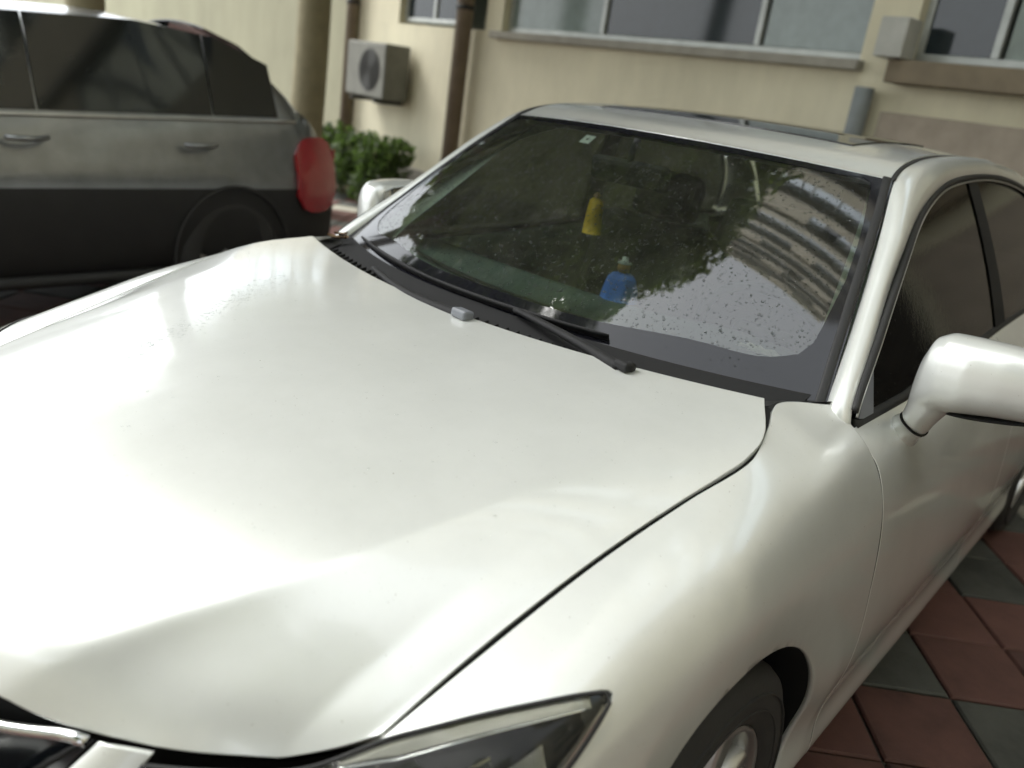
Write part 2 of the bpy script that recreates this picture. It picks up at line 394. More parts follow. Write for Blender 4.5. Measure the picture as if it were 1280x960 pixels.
def sect(rows, y, n):
    ys = sorted(rows); K = np.array([rows[k] for k in ys], float)       # stations x 9 x 2
    kp = np.stack([np.stack([pch(ys, K[:, i, c])(y) for c in range(2)], -1) for i in range(9)], -2)  # (...,9,2)
    return kp
wt = np.array([0, .11, .24, .36, .53, .73, .89, .95, 1.0])
WN = np.concatenate([np.linspace(0, .40, 34)[:-1], np.linspace(.40, .86, 34)[:-1], np.linspace(.86, 1, 20)])
def side_grid(rows, Y):
    P = np.zeros((len(Y), len(WN), 3))
    for i, y in enumerate(Y):
        k = sect(rows, np.array(y), 9)
        c = spl(wt, k)(WN); P[i, :, 0] = c[:, 0]; P[i, :, 1] = y; P[i, :, 2] = c[:, 1]
    for wy in (0.0, 2.775):
        r = np.hypot(P[..., 1]-wy, P[..., 2]-.35); d = (r-.365)/.085
        m = (d < 1.15) & (P[..., 2] < .80)
        f = .5*((1-d)+np.sqrt((1-d)**2+.12**2))
        P[..., 0] -= np.where(m, .0135*np.clip(f, 0, 1.2), .0135*.5*(-.15+np.sqrt(.15**2+.12**2))*0)
    return P
def cut_arch(P, F, wy, rad=.365, zc=.35):
    V = P.copy(); r = np.hypot(V[:, 1]-wy, V[:, 2]-zc); ins = r < rad
    keep = []
    for f in F:
        k = sum(ins[v] for v in f)
        if k == len(f): continue
        keep.append(f)
    used = np.zeros(len(V), bool)
    for f in keep:
        for v in f: used[v] = True
    mv = ins & used
    s = rad/np.maximum(r[mv], 1e-6)
    V[mv, 1] = wy+(V[mv, 1]-wy)*s; V[mv, 2] = zc+(V[mv, 2]-zc)*s
    idx = -np.ones(len(V), int); idx[used] = np.arange(used.sum())
    return V[used], [tuple(idx[v] for v in f) for f in keep]
def flange_side(P, d=.028, top=True, d0=None):
    """fold the y ends and the top edge inward"""
    A = P
    def fold(B, a, b):
        dd = b-a; L = np.linalg.norm(dd, axis=-1, keepdims=True); i = a+dd*np.minimum(.0022/np.maximum(L, 1e-9), .4)
        return i
    n = normals(P); n = np.where(np.sum(n*np.array([1, 0, .3]), -1, keepdims=True) < 0, -n, n)
    rows0 = np.stack([A[0]-n[0]*(d if d0 is None else d0), A[0]-n[0]*.002, A[0], fold(A, A[0], A[1])]); rows1 = np.stack([fold(A, A[-1], A[-2]), A[-1], A[-1]-n[-1]*.002, A[-1]-n[-1]*d])
    B = np.concatenate([rows0, A[1:-1], rows1]); n2 = np.concatenate([np.repeat(n[:1], 4, 0), n[1:-1], np.repeat(n[-1:], 4, 0)])
    if top:
        a = B[:, 0]; N = n2[:, 0]; q = np.stack([a-N*d, a-N*.002, a, fold(B, a, B[:, 1])], 1)
        B = np.concatenate([q, B[:, 1:]], 1)
    return B
def side_panel(name, rows, y0, y1, n, s, front=None, arch=None, top=True):
    Y = np.linspace(y0, y1, n); P = side_grid(rows, Y)
    if front is not None: P = front(P)
    P = flange_side(P, top=top)
    if s < 0: P = mir(P)
    nu, nv = P.shape[:2]; F = gfaces(nu, nv); F = F if s < 0 else [f[::-1] for f in F]
    F = [f[::-1] for f in F]
    V = P.reshape(-1, 3)
    if arch is not None: V, F = cut_arch(V, F, arch)
    return link(name, V, F, 'pearl_white_paint', car)
# fender front edge follows the lamp: stations start on a slanted line that depends on how far down the section we are
lamp_y = pch([0, .05, .11, .17, .23, .27, .33, .42, .55, 1.0], [-.533, -.49, -.425, -.36, -.305, -.345, -.43, -.56, -.62, -.62])
def fender_grid(n):
    tt = np.linspace(0, 1, n); P = np.zeros((n, len(WN), 3))
    base = {}
    for j, w in enumerate(WN):
        ys = lamp_y(w); Y = ys+(.4962-ys)*tt
        k = sect(ROW, Y, 9)
        for i in range(n):
            c = spl(wt, k[i])([w])[0]; P[i, j] = (c[0], Y[i], c[1])
    for wy in (0.0,):
        r = np.hypot(P[..., 1]-wy, P[..., 2]-.35); d = (r-.365)/.085
        f = .5*((1-d)+np.sqrt((1-d)**2+.12**2)) - .5*(-.6+np.sqrt(.6**2+.12**2))
        m = (P[..., 2] < .82)
        P[..., 0] -= np.where(m, .0135*np.clip(f, 0, 1.15), 0)
    return P
FG = fender_grid(120)
def fender(s):
    P = flange_side(FG, d0=.006)
    if s < 0: P = mir(P)
    nu, nv = P.shape[:2]; F = gfaces(nu, nv); F = [f[::-1] for f in F] if s < 0 else F
    V, F = cut_arch(P.reshape(-1, 3), F, 0.0)
    return link('front_fender', V, F, 'pearl_white_paint', car)
def body_x(y, z, rows):
    k = sect(rows, np.array(y), 9); c = spl(wt, k)(np.linspace(0, 1, 400)); i = int(np.argmin(np.abs(c[:, 1]-z))); return c[i, 0]
for s in (1, -1):
    fender(s)
    side_panel('front_door', ROWD, .5028, 1.640, 80, s)
    side_panel('rear_door', ROWD, 1.6465, 2.62, 70, s, arch=2.775)
    side_panel('rear_quarter', ROWD, 2.6265, 3.72, 90, s, arch=2.775)
    # dark backing behind the shut lines
    Y = np.linspace(-.52, 3.7, 80); B = np.zeros((80, 12, 3))
    for i, y in enumerate(Y):
        k = sect(ROW if y < .5 else ROWD, np.array(y), 9); c = spl(wt, k)(np.linspace(.0, .36 if (abs(y) < .45 or abs(y-2.775) < .45) else .9, 12))
        B[i, :, 0] = (c[:, 0]-.016)*s; B[i, :, 1] = y; B[i, :, 2] = c[:, 1]-.006
    grid('inner_side_panel', B, 'void_black', car)
    for yg, rw in ((.5, ROWD), (1.6433, ROWD)):
        c = spl(wt, sect(rw, np.array(yg), 9))(np.linspace(.02, .93, 90)); G = np.zeros((90, 2, 3)); t_ = np.gradient(c, axis=0); nn_ = np.stack([-t_[:, 1], t_[:, 0]], 1); nn_ /= np.linalg.norm(nn_, axis=1, keepdims=True); nn_ = np.where(nn_[:, :1] < 0, -nn_, nn_)
        for q, dy in enumerate((-.006, .006)):
            G[:, q, 0] = s*(c[:, 0]-nn_[:, 0]*.0010); G[:, q, 1] = yg+dy; G[:, q, 2] = c[:, 1]-nn_[:, 1]*.0010
        grid('door_gap_shade', G, 'void_black', car)  # black strip standing in for the shade inside the door gaps
    # wheel arch lips and liners
    for wy, rows in ((0.0, ROW), (2.775, ROWD)):
        a = np.linspace(R(-22), R(202), 70); L = np.zeros((70, 5, 3))
        for i, t in enumerate(a):
            y, z = wy+.365*math.cos(t), .35+.365*math.sin(t)
            xb = body_x(y, max(z, .2), ROW if y < .5 else ROWD)-.0135
            for j, (dx, dr) in enumerate(((.0, .0), (-.002, -.0015), (-.005, -.002), (-.009, 0), (-.24, .02))):
                L[i, j] = (s*(xb+dx), wy+(.365+dr)*math.cos(t), .35+(.365+dr)*math.sin(t))
        grid('arch_lip', L[:, :4], 'pearl_white_paint', car)
        grid('wheel_arch_liner', L[:, 3:], 'void_black', car)
        W = np.zeros((24, 2, 3))
        for i, t in enumerate(np.linspace(0, 2*np.pi, 24)):
            W[i, 0] = (s*.63, wy+.42*math.cos(t), .38+.42*math.sin(t)); W[i, 1] = (s*.63, wy, .38)
        grid('arch_back_wall', W, 'void_black', car)

# ---- wheels
def wheel(wy, s, steer=0.0):
    w = empty('wheel', (0, 0, 0)); w.parent = car
    c = (s*.78, wy, .334)
    grid_t = lathe('tyre', [(-.09, .225), (-.105, .25), (-.108, .285), (-.095, .318), (-.07, .331), (0, .334), (.07, .331), (.088, .322), (.100, .300), (.1045, .278), (.103, .255), (.095, .238), (.090, .228), (.06, .215)], c, 'tyre', w, 72, s)
    # raised letters and ribs on the sidewall
    for rr in (.292, .262):
        lathe('sidewall_rib', [(.1025, rr-.0015), (.1062, rr-.0008), (.1062, rr+.0008), (.1015, rr+.0015)], c, 'tyre', w, 72, s)
    rim = lathe('rim', [(.088, .226), (.092, .222), (.090, .216), (.078, .212), (.045, .208), (-.05, .200), (-.09, .21), (-.095, .226)], c, 'alloy', w, 64, s)
    lathe('brake_disc', [(-.01, .05), (-.005, .155), (-.025, .155)], c, 'dull_chrome', w, 40, s)
    lathe('hub', [(.072, .0), (.075, .028), (.07, .034), (.062, .06), (.05, .075), (-.01, .08)], c, 'alloy', w, 32, s)
    for k in range(7):
        a = 2*math.pi*k/7+.25
        r = np.linspace(.05, .214, 8); wd = np.interp(r, [.05, .12, .214], [.026, .021, .034]); dx = np.interp(r, [.05, .14, .214], [.060, .078, .076])
        P = []
        for ri, wi, di in zip(r, wd, dx):
            row = []
            for q, h in ((-1, -.03), (-.92, -.004), (-.55, .003), (0, -.002), (.55, .003), (.92, -.004), (1, -.03)):
                t = q*wi; row.append((c[0]+s*(di+h), wy+ri*math.cos(a)-t*math.sin(a), .334+ri*math.sin(a)+t*math.cos(a)))
            P.append(row)
        grid('spoke', np.array(P), 'alloy', w)
    for k in range(5):
        a = 2*math.pi*k/5+.6; lathe('wheel_nut', [(.050, 0), (.064, .0), (.066, .007), (.062, .011), (.045, .011)], (c[0], wy+.057*math.cos(a), .334+.057*math.sin(a)), 'black_trim', w, 8, s)
    return w
for wy in (0.0, 2.775):
    for s in (1, -1): wheel(wy, s)

# ---- windscreen
def ws_y(x, z):
    h = z-.98; return .29+.42*x*x+1.30*h+.42*h*h
def ws_edge(z): return np.interp(z, [.93, .986, 1.081, 1.193, 1.301, 1.375, 1.40], [.74, .7235, .692, .652, .611, .577, .563])
def ws_top(x): return 1.390-.055*x*x
def ws_grid(nu, nv, off=0.0, zb=.955, inset=0.0):
    P = np.zeros((nu, nv, 3))
    for i, u in enumerate(np.linspace(-1, 1, nu)):
        zt = ws_top(u*.57)-inset
        for j, v in enumerate(np.linspace(0, 1, nv)):
            z = zb+(zt-zb)*v; x = u*(ws_edge(z)-inset); P[i, j] = (x, ws_y(x, z), z)
    if off:
        n = normals(P); n = np.where(n[..., 2:] < 0, -n, n); P = P+n*off
    return P
windscreen = grid('windscreen', ws_grid(61, 41), 'windscreen_glass', car)
# printed black border just under the glass
def frit():
    ib = curve([(-.640, 1.040), (-.612, 1.030), (-.50, 1.027), (-.30, 1.022), (0, 1.0215), (.30, 1.022), (.50, 1.027), (.612, 1.030), (.640, 1.040)], 61)
    inner = [(x, z) for x, z in ib] + [(.651, 1.062), (.648, 1.085), (.631, 1.174), (.605, 1.245), (.587, 1.285), (.556, 1.345), (.545, 1.362), (.525, 1.371)]
    tp = [(x, 1.3795-.045*x*x) for x in np.linspace(.48, -.48, 41)]
    lf = [(-x, z) for x, z in [(.525, 1.371), (.545, 1.362), (.556, 1.345), (.587, 1.285), (.605, 1.245), (.631, 1.174), (.648, 1.085), (.651, 1.062)]]
    inner = inner+tp+lf
    ctr = (0, 1.19); V = []
    for x, z in inner:
        # outer point: scale away from the centre until the glass edge
        dx, dz = x-ctr[0], z-ctr[1]; k = 1.0
        while k < 1.6:
            X, Z = ctr[0]+dx*k, ctr[1]+dz*k
            if Z < .957 or Z > ws_top(X)+.002 or abs(X) > ws_edge(Z)+.002: break
            k += .002
        for q in (0, .5, 1): 
            kk = 1+(k-1)*q; X, Z = ctr[0]+dx*kk, ctr[1]+dz*kk; V.append((X, ws_y(X, Z)-.0009, Z+.0011))
    n = len(inner); return V, gfaces(n, 3, closeu=True)
V, F = frit(); link('black_border', V, F, 'frit', windscreen)
# rain drops standing on the glass
def drops(n, name, surf, parent, seed, rmin=.0006, rmax=.0021):
    g = np.random.default_rng(seed); bm = bmesh.new(); bmesh.ops.create_icosphere(bm, subdivisions=1, radius=1.0)
    bv = np.array([v.co for v in bm.verts]); bf = np.array([[v.index for v in f.verts] for f in bm.faces]); bm.free()
    V = []; F = []
    for k in range(n):
        p, nn = surf(g); r = rmin+(rmax-rmin)*g.random()**3
        q = Vector((0, 0, 1)).rotation_difference(Vector(nn)).to_matrix()
        A = bv*np.array([r*(.8+.5*g.random()), r*(.8+.7*g.random()), r*.45]); A = A@np.array(q).T+p
        F.append(bf+len(V)*len(bv)); V.append(A)
    o = link(name, np.concatenate(V), np.concatenate(F), 'water', parent); o['kind'] = 'stuff'; return o
def ws_surf(g):
    z = 1.0+.375*g.random(); x = (2*g.random()-1)*(ws_edge(z)-.02); p = np.array([x, ws_y(x, z), z]); n = np.array([.84*x, -1, 1.3]); n /= np.linalg.norm(n); return p, n
drops(9000, 'rain_drops', ws_surf, windscreen, 3, .0008, .0030)
def hood_surf(g):
    if g.random() < .6:
        q = g.random(); s_ = -.25-.30*q+g.normal()*.035; t_ = .40+.44*q
    elif g.random() < .5: q = g.random(); s_ = -.93+g.normal()*.03; t_ = .12+.8*q
    else: s_ = g.random()*1.9-.95; t_ = g.random()*.96+.02
    P = hood_pts(np.array([s_, s_+.004]), np.array([t_, t_+.004])); n = np.cross(P[1, 0]-P[0, 0], P[0, 1]-P[0, 0]); n /= np.linalg.norm(n)
    return P[0, 0], n if n[2] > 0 else -n
drops(1500, 'rain_drops', hood_surf, hood, 5, .0008, .0026)
WSE = np.array([(ws_edge(z), ws_y(ws_edge(z), z), z) for z in np.linspace(.965, 1.377, 40)])
for s in (1, -1):
    C = WSE+np.array([-.0085, -.003, .0005]); C = C if s > 0 else mir(C)
    sweep('windscreen_moulding', C, [(-.0105, -.006), (-.0105, .001), (-.007, .0032), (.004, .0042), (.0085, .003), (.0095, -.006)], 'black_trim', car, up=(.45*s, -.6, .66))

# ---- pillars, roof rails, roof
XI = np.array([(.739, .480, .950), (.7270, .516, .986), (.6945, .639, 1.081), (.6545, .781, 1.193), (.6140, .912, 1.301), (.581, 1.022, 1.379), (.570, 1.14, 1.412), (.556, 1.32, 1.430), (.548, 1.6, 1.440), (.548, 2.0, 1.432), (.560, 2.4, 1.385), (.595, 2.72, 1.265), (.64, 2.98, 1.10), (.66, 3.05, 1.035)])
XO = np.array([(.789, .495, .948), (.7725, .527, .992), (.740, .653, 1.076), (.704, .786, 1.162), (.671, .928, 1.243), (.641, 1.079, 1.315), (.619, 1.271, 1.367), (.608, 1.45, 1.389), (.604, 1.7, 1.401), (.605, 2.0, 1.396), (.618, 2.32, 1.362), (.645, 2.56, 1.285), (.70, 2.73, 1.15), (.758, 2.80, 1.025)])
CI = curve(XI, 150, False); CO = curve(XO, 150, False)
def rail(s):
    q = np.linspace(0, 1, 15); P = CI[:, None]*(1-q)[None, :, None]+CO[:, None]*q[None, :, None]
    n = np.cross(np.gradient(CI, axis=0), CO-CI); n /= np.linalg.norm(n, axis=1, keepdims=True); n = np.where(n[:, 2:] < 0, -n, n)
    wdt = np.linalg.norm(CO-CI, axis=1); b = np.clip(wdt*.30, .006, .024)
    P = P+n[:, None]*(b[:, None]*(1-np.abs(2*q-1)[None]**2.4))[..., None]
    P = P if s > 0 else mir(P)
    return panel('side_rail', P, 'pearl_white_paint', car, out=(s*.7, 0, .7), flange=.010)
rI = spl(CI[45:110, 1], CI[45:110][:, [0, 2]]) if False else None
iy = CI[:, 1]
def railx(y): return np.interp(y, iy, CI[:, 0])
def railz(y): return np.interp(y, iy, CI[:, 2])
zroof = spl([.85, .92, 1.1, 1.4, 1.8, 2.2, 2.55], [1.384, 1.402, 1.430, 1.4555, 1.464, 1.448, 1.398])
def roof_pts(U, V, y1=2.52, lift=0.0, xlim=None, y0=None):
    P = np.zeros((len(U), len(V), 3))
    for i, u in enumerate(U):
        xt = u*.575
        ya = ws_y(xt, ws_top(xt))+.006 if y0 is None else y0
        for j, v in enumerate(V):
            y = ya+(y1-ya)*v; w = (railx(y)-.010) if xlim is None else xlim
            x = u*w; zr = railz(y)+.004; zc = float(zroof(y)[0]); k = abs(x)/max(railx(y)-.01, .01)
            # blend from the glass edge height to the roof dome
            z = zr+(zc-zr)*(1-k**2.3)
            if y0 is None:
                zt = ws_top(xt)+.004; z = zt+(z-zt)*(1-math.exp(-(v*(y1-ya))/.035)) if v < .4 else z
            P[i, j] = (x, y, z+lift)
    return P
rail(1); rail(-1)
Vr = np.concatenate([np.linspace(0, .1, 16)[:-1], np.linspace(.1, 1, 50)])
roof = panel('roof', roof_pts(np.linspace(-1, 1, 61), Vr), 'pearl_white_paint', car, out=(0, 0, 1), flange=.012)
SR = roof_pts(np.linspace(-1, 1, 31), np.linspace(0, 1, 21), y1=1.80, lift=.0035, xlim=.40, y0=1.20)
panel('sunroof', SR, 'sunroof_glass', roof, out=(0, 0, 1), flange=.008)
for s in (1, -1):
    C = CI[56:132]*np.array([s, 1, 1])+np.array([-.003*s, 0, .0015])
    sweep('roof_ditch_moulding', C, [(-.006, -.008), (-.0055, .0005), (0, .002), (.0055, .0005), (.006, -.008)], 'black_trim', car)
# header strip that closes the gap between glass and roof
C = np.array([(x, ws_y(x, ws_top(x))+.002, ws_top(x)-.001) for x in np.linspace(-.572, .572, 60)])
sweep('header_seal', C, [(-.004, -.008), (-.004, .001), (.004, .002), (.005, -.008)], 'rubber', car, up=(0, -.5, .85))
# rear window, boot lid, rear end
def lerp_grid(A, B, n, bow=None):
    q = np.linspace(0, 1, n); P = A[:, None]*(1-q)[None, :, None]+B[:, None]*q[None, :, None]
    if bow is not None: P = P+np.asarray(bow)[None, None]*(4*q*(1-q))[None, :, None]
    return P
u = np.linspace(-1, 1, 31)
RT = np.stack([u*.545, 2.53-.03*u*u*0, 1.405-.030*u*u], 1); RB = np.stack([u*.62, 3.02-.03*u*u, 1.085-.03*u*u], 1)
grid('rear_window', lerp_grid(RT, RB, 14, (0, .01, .025)), 'tinted_glass', car)
BT = np.stack([u*.66, 3.03-.02*u*u, 1.072-.03*u*u], 1); BB = np.stack([u*.60, 3.70-.10*u*u, 1.055-.04*u*u], 1)
panel('boot_lid', lerp_grid(BT, BB, 16, (0, 0, .012)), 'pearl_white_paint', car, out=(0, 0, 1))
yy = np.linspace(0, 1, 14); E_ = np.array([(1.0, .0), (.98, .04), (.9, .09), (.75, .13), (.4, .155), (0, .165)])
RZ = [(1.005, 0), (.95, .03), (.80, .045), (.66, .05), (.62, .075), (.45, .085), (.30, .05), (.24, .02)]
P = np.zeros((31, len(RZ), 3))
for i, t in enumerate(u):
    for j, (z, o_) in enumerate(RZ):
        xw = np.interp(z, [.24, .36, .65, .82, .925, 1.01], [.72, .755, .78, .765, .735, .60]); P[i, j] = (t*xw, 3.715+(.10+o_)*(1-abs(t)**2.6), z)
panel('rear_bumper', P, 'pearl_white_paint', car, out=(0, 1, 0))
for s in (1, -1):
    P = np.zeros((10, 6, 3))
    for i, t in enumerate(np.linspace(.55, .985, 10)):
        for j, z in enumerate(np.linspace(.74, .93, 6)):
            xw = np.interp(z, [.65, .82, .925, 1.01], [.78, .765, .735, .60]); P[i, j] = (s*t*xw, 3.715+.145*(1-t**2.6)+.012, z)
    panel('tail_lamp', P, 'red_lens', car, out=(0, 1, 0))

# ---- side glass
def dlo_top(y): return np.interp(y, CO[:, 1], CO[:, 2])
def dlo_bot(y): return np.interp(y, [.5, .8, 1.2, 1.73, 2.3, 2.8], [.948, .946, .962, .985, 1.003, 1.015])
def dlo_x(y, z): return 1.19-.42*z+.012*math.sin((z-.95)/.45*math.pi)
def glass(name, fy0, fy1, s, mat, n=40, parent=car, push=0.0, gap=.008):
    P = np.zeros((n, 14, 3))
    for i, t in enumerate(np.linspace(0, 1, n)):
        for j, v in enumerate(np.linspace(0, 1, 14)):
            yb = fy0(0)+(fy1(0)-fy0(0))*t; z = .96
            for _ in range(8):
                za = dlo_bot(yb)-.004; zt = max(dlo_top(yb)-gap, za+.002); z = za+(zt-za)*v
                yb = fy0(z)+(fy1(z)-fy0(z))*t
            P[i, j] = (s*(dlo_x(yb, z)-.008+push), yb, z)
    return grid(name, P, mat, parent)
fB0 = lambda z: np.interp(z, [.95, 1.0, 1.165, 1.39], [1.70, 1.69, 1.645, 1.575]) if z else 1.70
fB1 = lambda z: np.interp(z, [.95, 1.0, 1.165, 1.39], [1.80, 1.79, 1.735, 1.655]) if z else 1.80
for s in (1, -1):
    glass('front_door_glass', lambda z: .535, fB0, s, 'tinted_glass', 60)
    glass('rear_door_glass', fB1, lambda z: 2.76, s, 'tinted_glass', 40)
    glass('b_pillar_cover', lambda z: fB0(z)-.012, lambda z: fB1(z)+.012, s, 'satin_black', 6, push=.004)
    # black window frame round the opening
    C = np.array([(dlo_x(y, z)+.001, y, z) for y, z in [(c[1], c[2]) for c in CO[9:148]]]); C[:, 2] -= .004
    sweep('window_frame', C*np.array([s, 1, 1]), [(-.008, -.010), (-.008, .004), (0, .007), (.007, .004), (.008, -.010)], 'black_trim', car, up=(s*.9, 0, .42))
    C2 = C+np.array([.006, 0, -.0095]); C2 = C2*np.array([s, 1, 1])
    sweep('chrome_strip', C2, circ(.0026, 8), 'dull_chrome', car)
    yb = np.linspace(.515, 2.79, 70); Cb = np.array([(np.interp(y, [.5, .8, 1.2, 1.73, 2.3, 2.8], [.792, .793, .787, .775, .768, .764])-.007, y, dlo_bot(y)+.002) for y in yb])*np.array([s, 1, 1])
    sweep('belt_moulding', Cb, [(-.011, -.012), (-.010, .006), (-.004, .010), (.005, .008), (.010, .001), (.010, -.012)], 'black_trim', car)
    # grey corner piece ahead of the door glass
    tri = np.array([(.522, .962), (.545, .958), (.60, .958), (.615, 1.035), (.575, 1.012), (.535, .978)])
    V = [(s*(dlo_x(y, z)+d), y, z) for d in (-.004, .004) for y, z in tri]; nT = len(tri)
    link('window_corner_piece', V, [tuple(range(nT)), tuple(range(2*nT-1, nT-1, -1))]+[(i, (i+1) % nT, nT+(i+1) % nT, nT+i) for i in range(nT)], 'cap_grey', car, smooth=False)

# ---- door mirrors
def ring(c, ay, az, n=24, e=2.6, ex=(0, 1, 0), ez=(0, 0, 1)):
    t = np.linspace(0, 2*np.pi, n, endpoint=False); a = np.sign(np.cos(t))*np.abs(np.cos(t))**(2/e)*ay; b = np.sign(np.sin(t))*np.abs(np.sin(t))**(2/e)*az
    return np.array(c)+a[:, None]*np.array(ex)+b[:, None]*np.array(ez)
def loft(rings, mat, name, parent, cap=True):
    P = np.array(rings); nu, nv = P.shape[:2]; F = gfaces(nu, nv, False, True)
    if cap: F += [tuple(range(nv))[::-1], tuple(range((nu-1)*nv, nu*nv))]
    return link(name, P.reshape(-1, 3), F, mat, parent)
def door_mirror(s):
    m = empty('door_mirror'); m.parent = car
    T = np.array([s, 1, 1])
    hs_ = [(.826, .690, 1.010, .012, .030), (.832, .688, 1.022, .030, .058), (.845, .684, 1.045, .048, .075), (.87, .680, 1.058, .060, .078), (.92, .676, 1.066, .066, .074), (.98, .674, 1.074, .066, .068), (1.04, .674, 1.078, .062, .062), (1.075, .676, 1.079, .050, .052), (1.092, .680, 1.080, .028, .034), (1.096, .682, 1.080, .010, .012)]
    rg = [ring((x, y, z), a, b, 28, 2.7) for x, y, z, a, b in hs_]
    nk = [((.848, .700, .936), .046, .031), ((.853, .696, .955), .048, .032), ((.864, .691, .985), .050, .036), ((.882, .684, 1.03), .052, .045)]
    rn = [ring(c, a, b, 28, 2.4, ex=(0, 1, 0), ez=(.86, 0, -.50)) for c, a, b in nk]
    P1 = np.array(rg)*T; P2 = np.array(rn)*T; n1 = P1.shape[0]*28
    F1 = gfaces(len(rg), 28, False, True)+[tuple(range(28))[::-1], tuple(range(n1-28, n1))]
    F2 = gfaces(len(rn), 28, False, True, n1)+[tuple(range(n1, n1+28))[::-1], tuple(range(n1+len(rn)*28-28, n1+len(rn)*28))]
    F = F1+F2
    if s < 0: F = [f[::-1] for f in F]
    h = link('housing', np.concatenate([P1.reshape(-1, 3), P2.reshape(-1, 3)]), F, 'pearl_white_paint', m)
    rm = h.modifiers.new('remesh', 'REMESH'); rm.mode = 'VOXEL'; rm.voxel_size = .0038; rm.use_smooth_shade = True
    sm = h.modifiers.new('smooth', 'SMOOTH'); sm.factor = .5; sm.iterations = 22
    st = [((.816, .714, .893), .058, .042), ((.822, .711, .900), .054, .039), ((.835, .705, .920), .048, .033), ((.8465, .7008, .934), .045, .0302)]
    loft([ring(c, a, b, 28, 2.4, ex=(0, 1, 0), ez=(.86, 0, -.50))*T for c, a, b in st], 'pearl_white_paint', 'stalk', m)
    sweep('joint_line', ring((.8472, .7004, .9350), .0455, .0308, 40, 2.4, ex=(0, 1, 0), ez=(.86, 0, -.50))*T, circ(.0014, 6), 'void_black', m, up=(0, .01, 1), closed=True)
    sweep('base_seal', ring((.817, .7135, .8945), .0585, .0425, 40, 2.4, ex=(0, 1, 0), ez=(.86, 0, -.50))*T, circ(.002, 6), 'rubber', m, up=(0, .01, 1), closed=True)
    g = [ring((x, .738, z), .001, b, 24, 2.8, ex=(0, 1, 0)) for x, z, b in ((.86, 1.058, .055), (.90, 1.062, .064), (.98, 1.073, .06), (1.05, 1.078, .05), (1.075, 1.079, .04))]
    loft([r_*T for r_ in g], 'chrome', 'mirror_glass', m)
    # dark lower rim of the shell
    C = np.array([(.888, .690, .983), (.91, .680, .985), (.95, .672, .992), (1.0, .670, 1.003), (1.06, .675, 1.018)])*T
    sweep('lower_trim', curve(C, 20), circ(.017, 10, .32), 'satin_black', m)
    return m
door_mirror(1); mfold = door_mirror(-1)
# the far mirror is folded back against the door
for ch in mfold.children:
    if ch.name.split('.')[0] in ('housing', 'mirror_glass', 'lower_trim'):
        piv = Vector((-.862, .70, 0)); ch.data.transform(Matrix.Translation((0, .01, -.022)) @ Matrix.Translation(piv) @ Matrix.Rotation(R(-88), 4, 'Z') @ Matrix.Translation(-piv))
# door handles
for s in (1, -1):
    for yh in (1.48, 2.48):
        xk = body_x(yh, .84, ROWD)
        C = curve(np.array([(xk-.004, yh-.10, .838), (xk+.022, yh-.08, .84), (xk+.028, yh, .843), (xk+.022, yh+.08, .846), (xk-.004, yh+.10, .848)])*np.array([s, 1, 1]), 24)
        sweep('door_handle', C, circ(.011, 10, .8), 'chrome', car)

# ---- cowl and wipers
P = np.zeros((61, 7, 3))
for i, t in enumerate(np.linspace(-1, 1, 61)):
    x = t*.70; y0 = yR_(abs(x))-.02; z0 = zR_(x)-.020
    zg = .988-.010*abs(t); y1 = ws_y(x, zg)+.004
    for j, v in enumerate(np.linspace(0, 1, 7)):
        P[i, j] = (x, y0+(y1-y0)*v, z0+(zg+.006-z0)*v-.012*math.sin(v*math.pi))
cowl = grid('cowl_panel', P, 'cowl_black', car)
bm = bmesh.new()
for k in range(44):
    x = -.60+k*.0279; y = yR_(abs(x))+.035; boxmesh(bm, (x, y, zR_(x)-.024), (.006, .05, .012), Matrix.Rotation(.2, 3, 'X'))
me = bpy.data.meshes.new('air_slot_ribs'); bm.to_mesh(me); bm.free(); me.materials.append(MAT['satin_black'])
o = bpy.data.objects.new('air_slot_ribs', me); COL.objects.link(o); o.parent = cowl
for s in (1, -1):   # dark gusset where bonnet, pillar and fender meet
    a = curve(np.array([(.676, .352, .981), (.700, .405, .983), (.722, .455, .984), (.742, .505, .984)])*np.array([s, 1, 1]), 16)
    b = curve(np.array([(.60, .325, .972), (.645, .39, .972), (.69, .47, .974), (.738, .520, .978)])*np.array([s, 1, 1]), 16)
    grid('cowl_corner', lerp_grid(a, b, 6, (0, 0, -.004)), 'black_trim', car)
def wsp(x, z, h): 
    n = np.array([.84*x, -1, 1.32]); n /= np.linalg.norm(n); return np.array([x, ws_y(x, z), z])+n*h
def wiper(pivot, elbow, tip, b0, b1, cap=None, name='wiper'):
    w = empty(name); w.parent = car
    C = curve([pivot, elbow, tip], 24)
    prof = [(-.011, -.006), (-.010, .003), (-.004, .007), (.005, .007), (.011, .002), (.011, -.006)]
    sweep('arm', C, prof, 'satin_black', w, scale=np.linspace(1.25, .7, 24))
    q = np.linspace(0, 1, 30); B = np.array([wsp(b0[0]+(b1[0]-b0[0])*t, b0[1]+(b1[1]-b0[1])*t, .014) for t in q])
    sweep('blade_carrier', B, [(-.0045, -.007), (-.004, .004), (0, .007), (.004, .004), (.0045, -.007)], 'satin_black', w, up=(0, -.5, .8), scale=.55+.45*np.sin(q*np.pi)**.5)
    B2 = np.array([wsp(b0[0]+(b1[0]-b0[0])*t, b0[1]+(b1[1]-b0[1])*t, .004) for t in q])
    sweep('rubber_blade', B2, [(-.002, -.006), (-.0022, .007), (.0022, .007), (.002, -.006)], 'rubber', w, up=(0, -.5, .8))
    return w
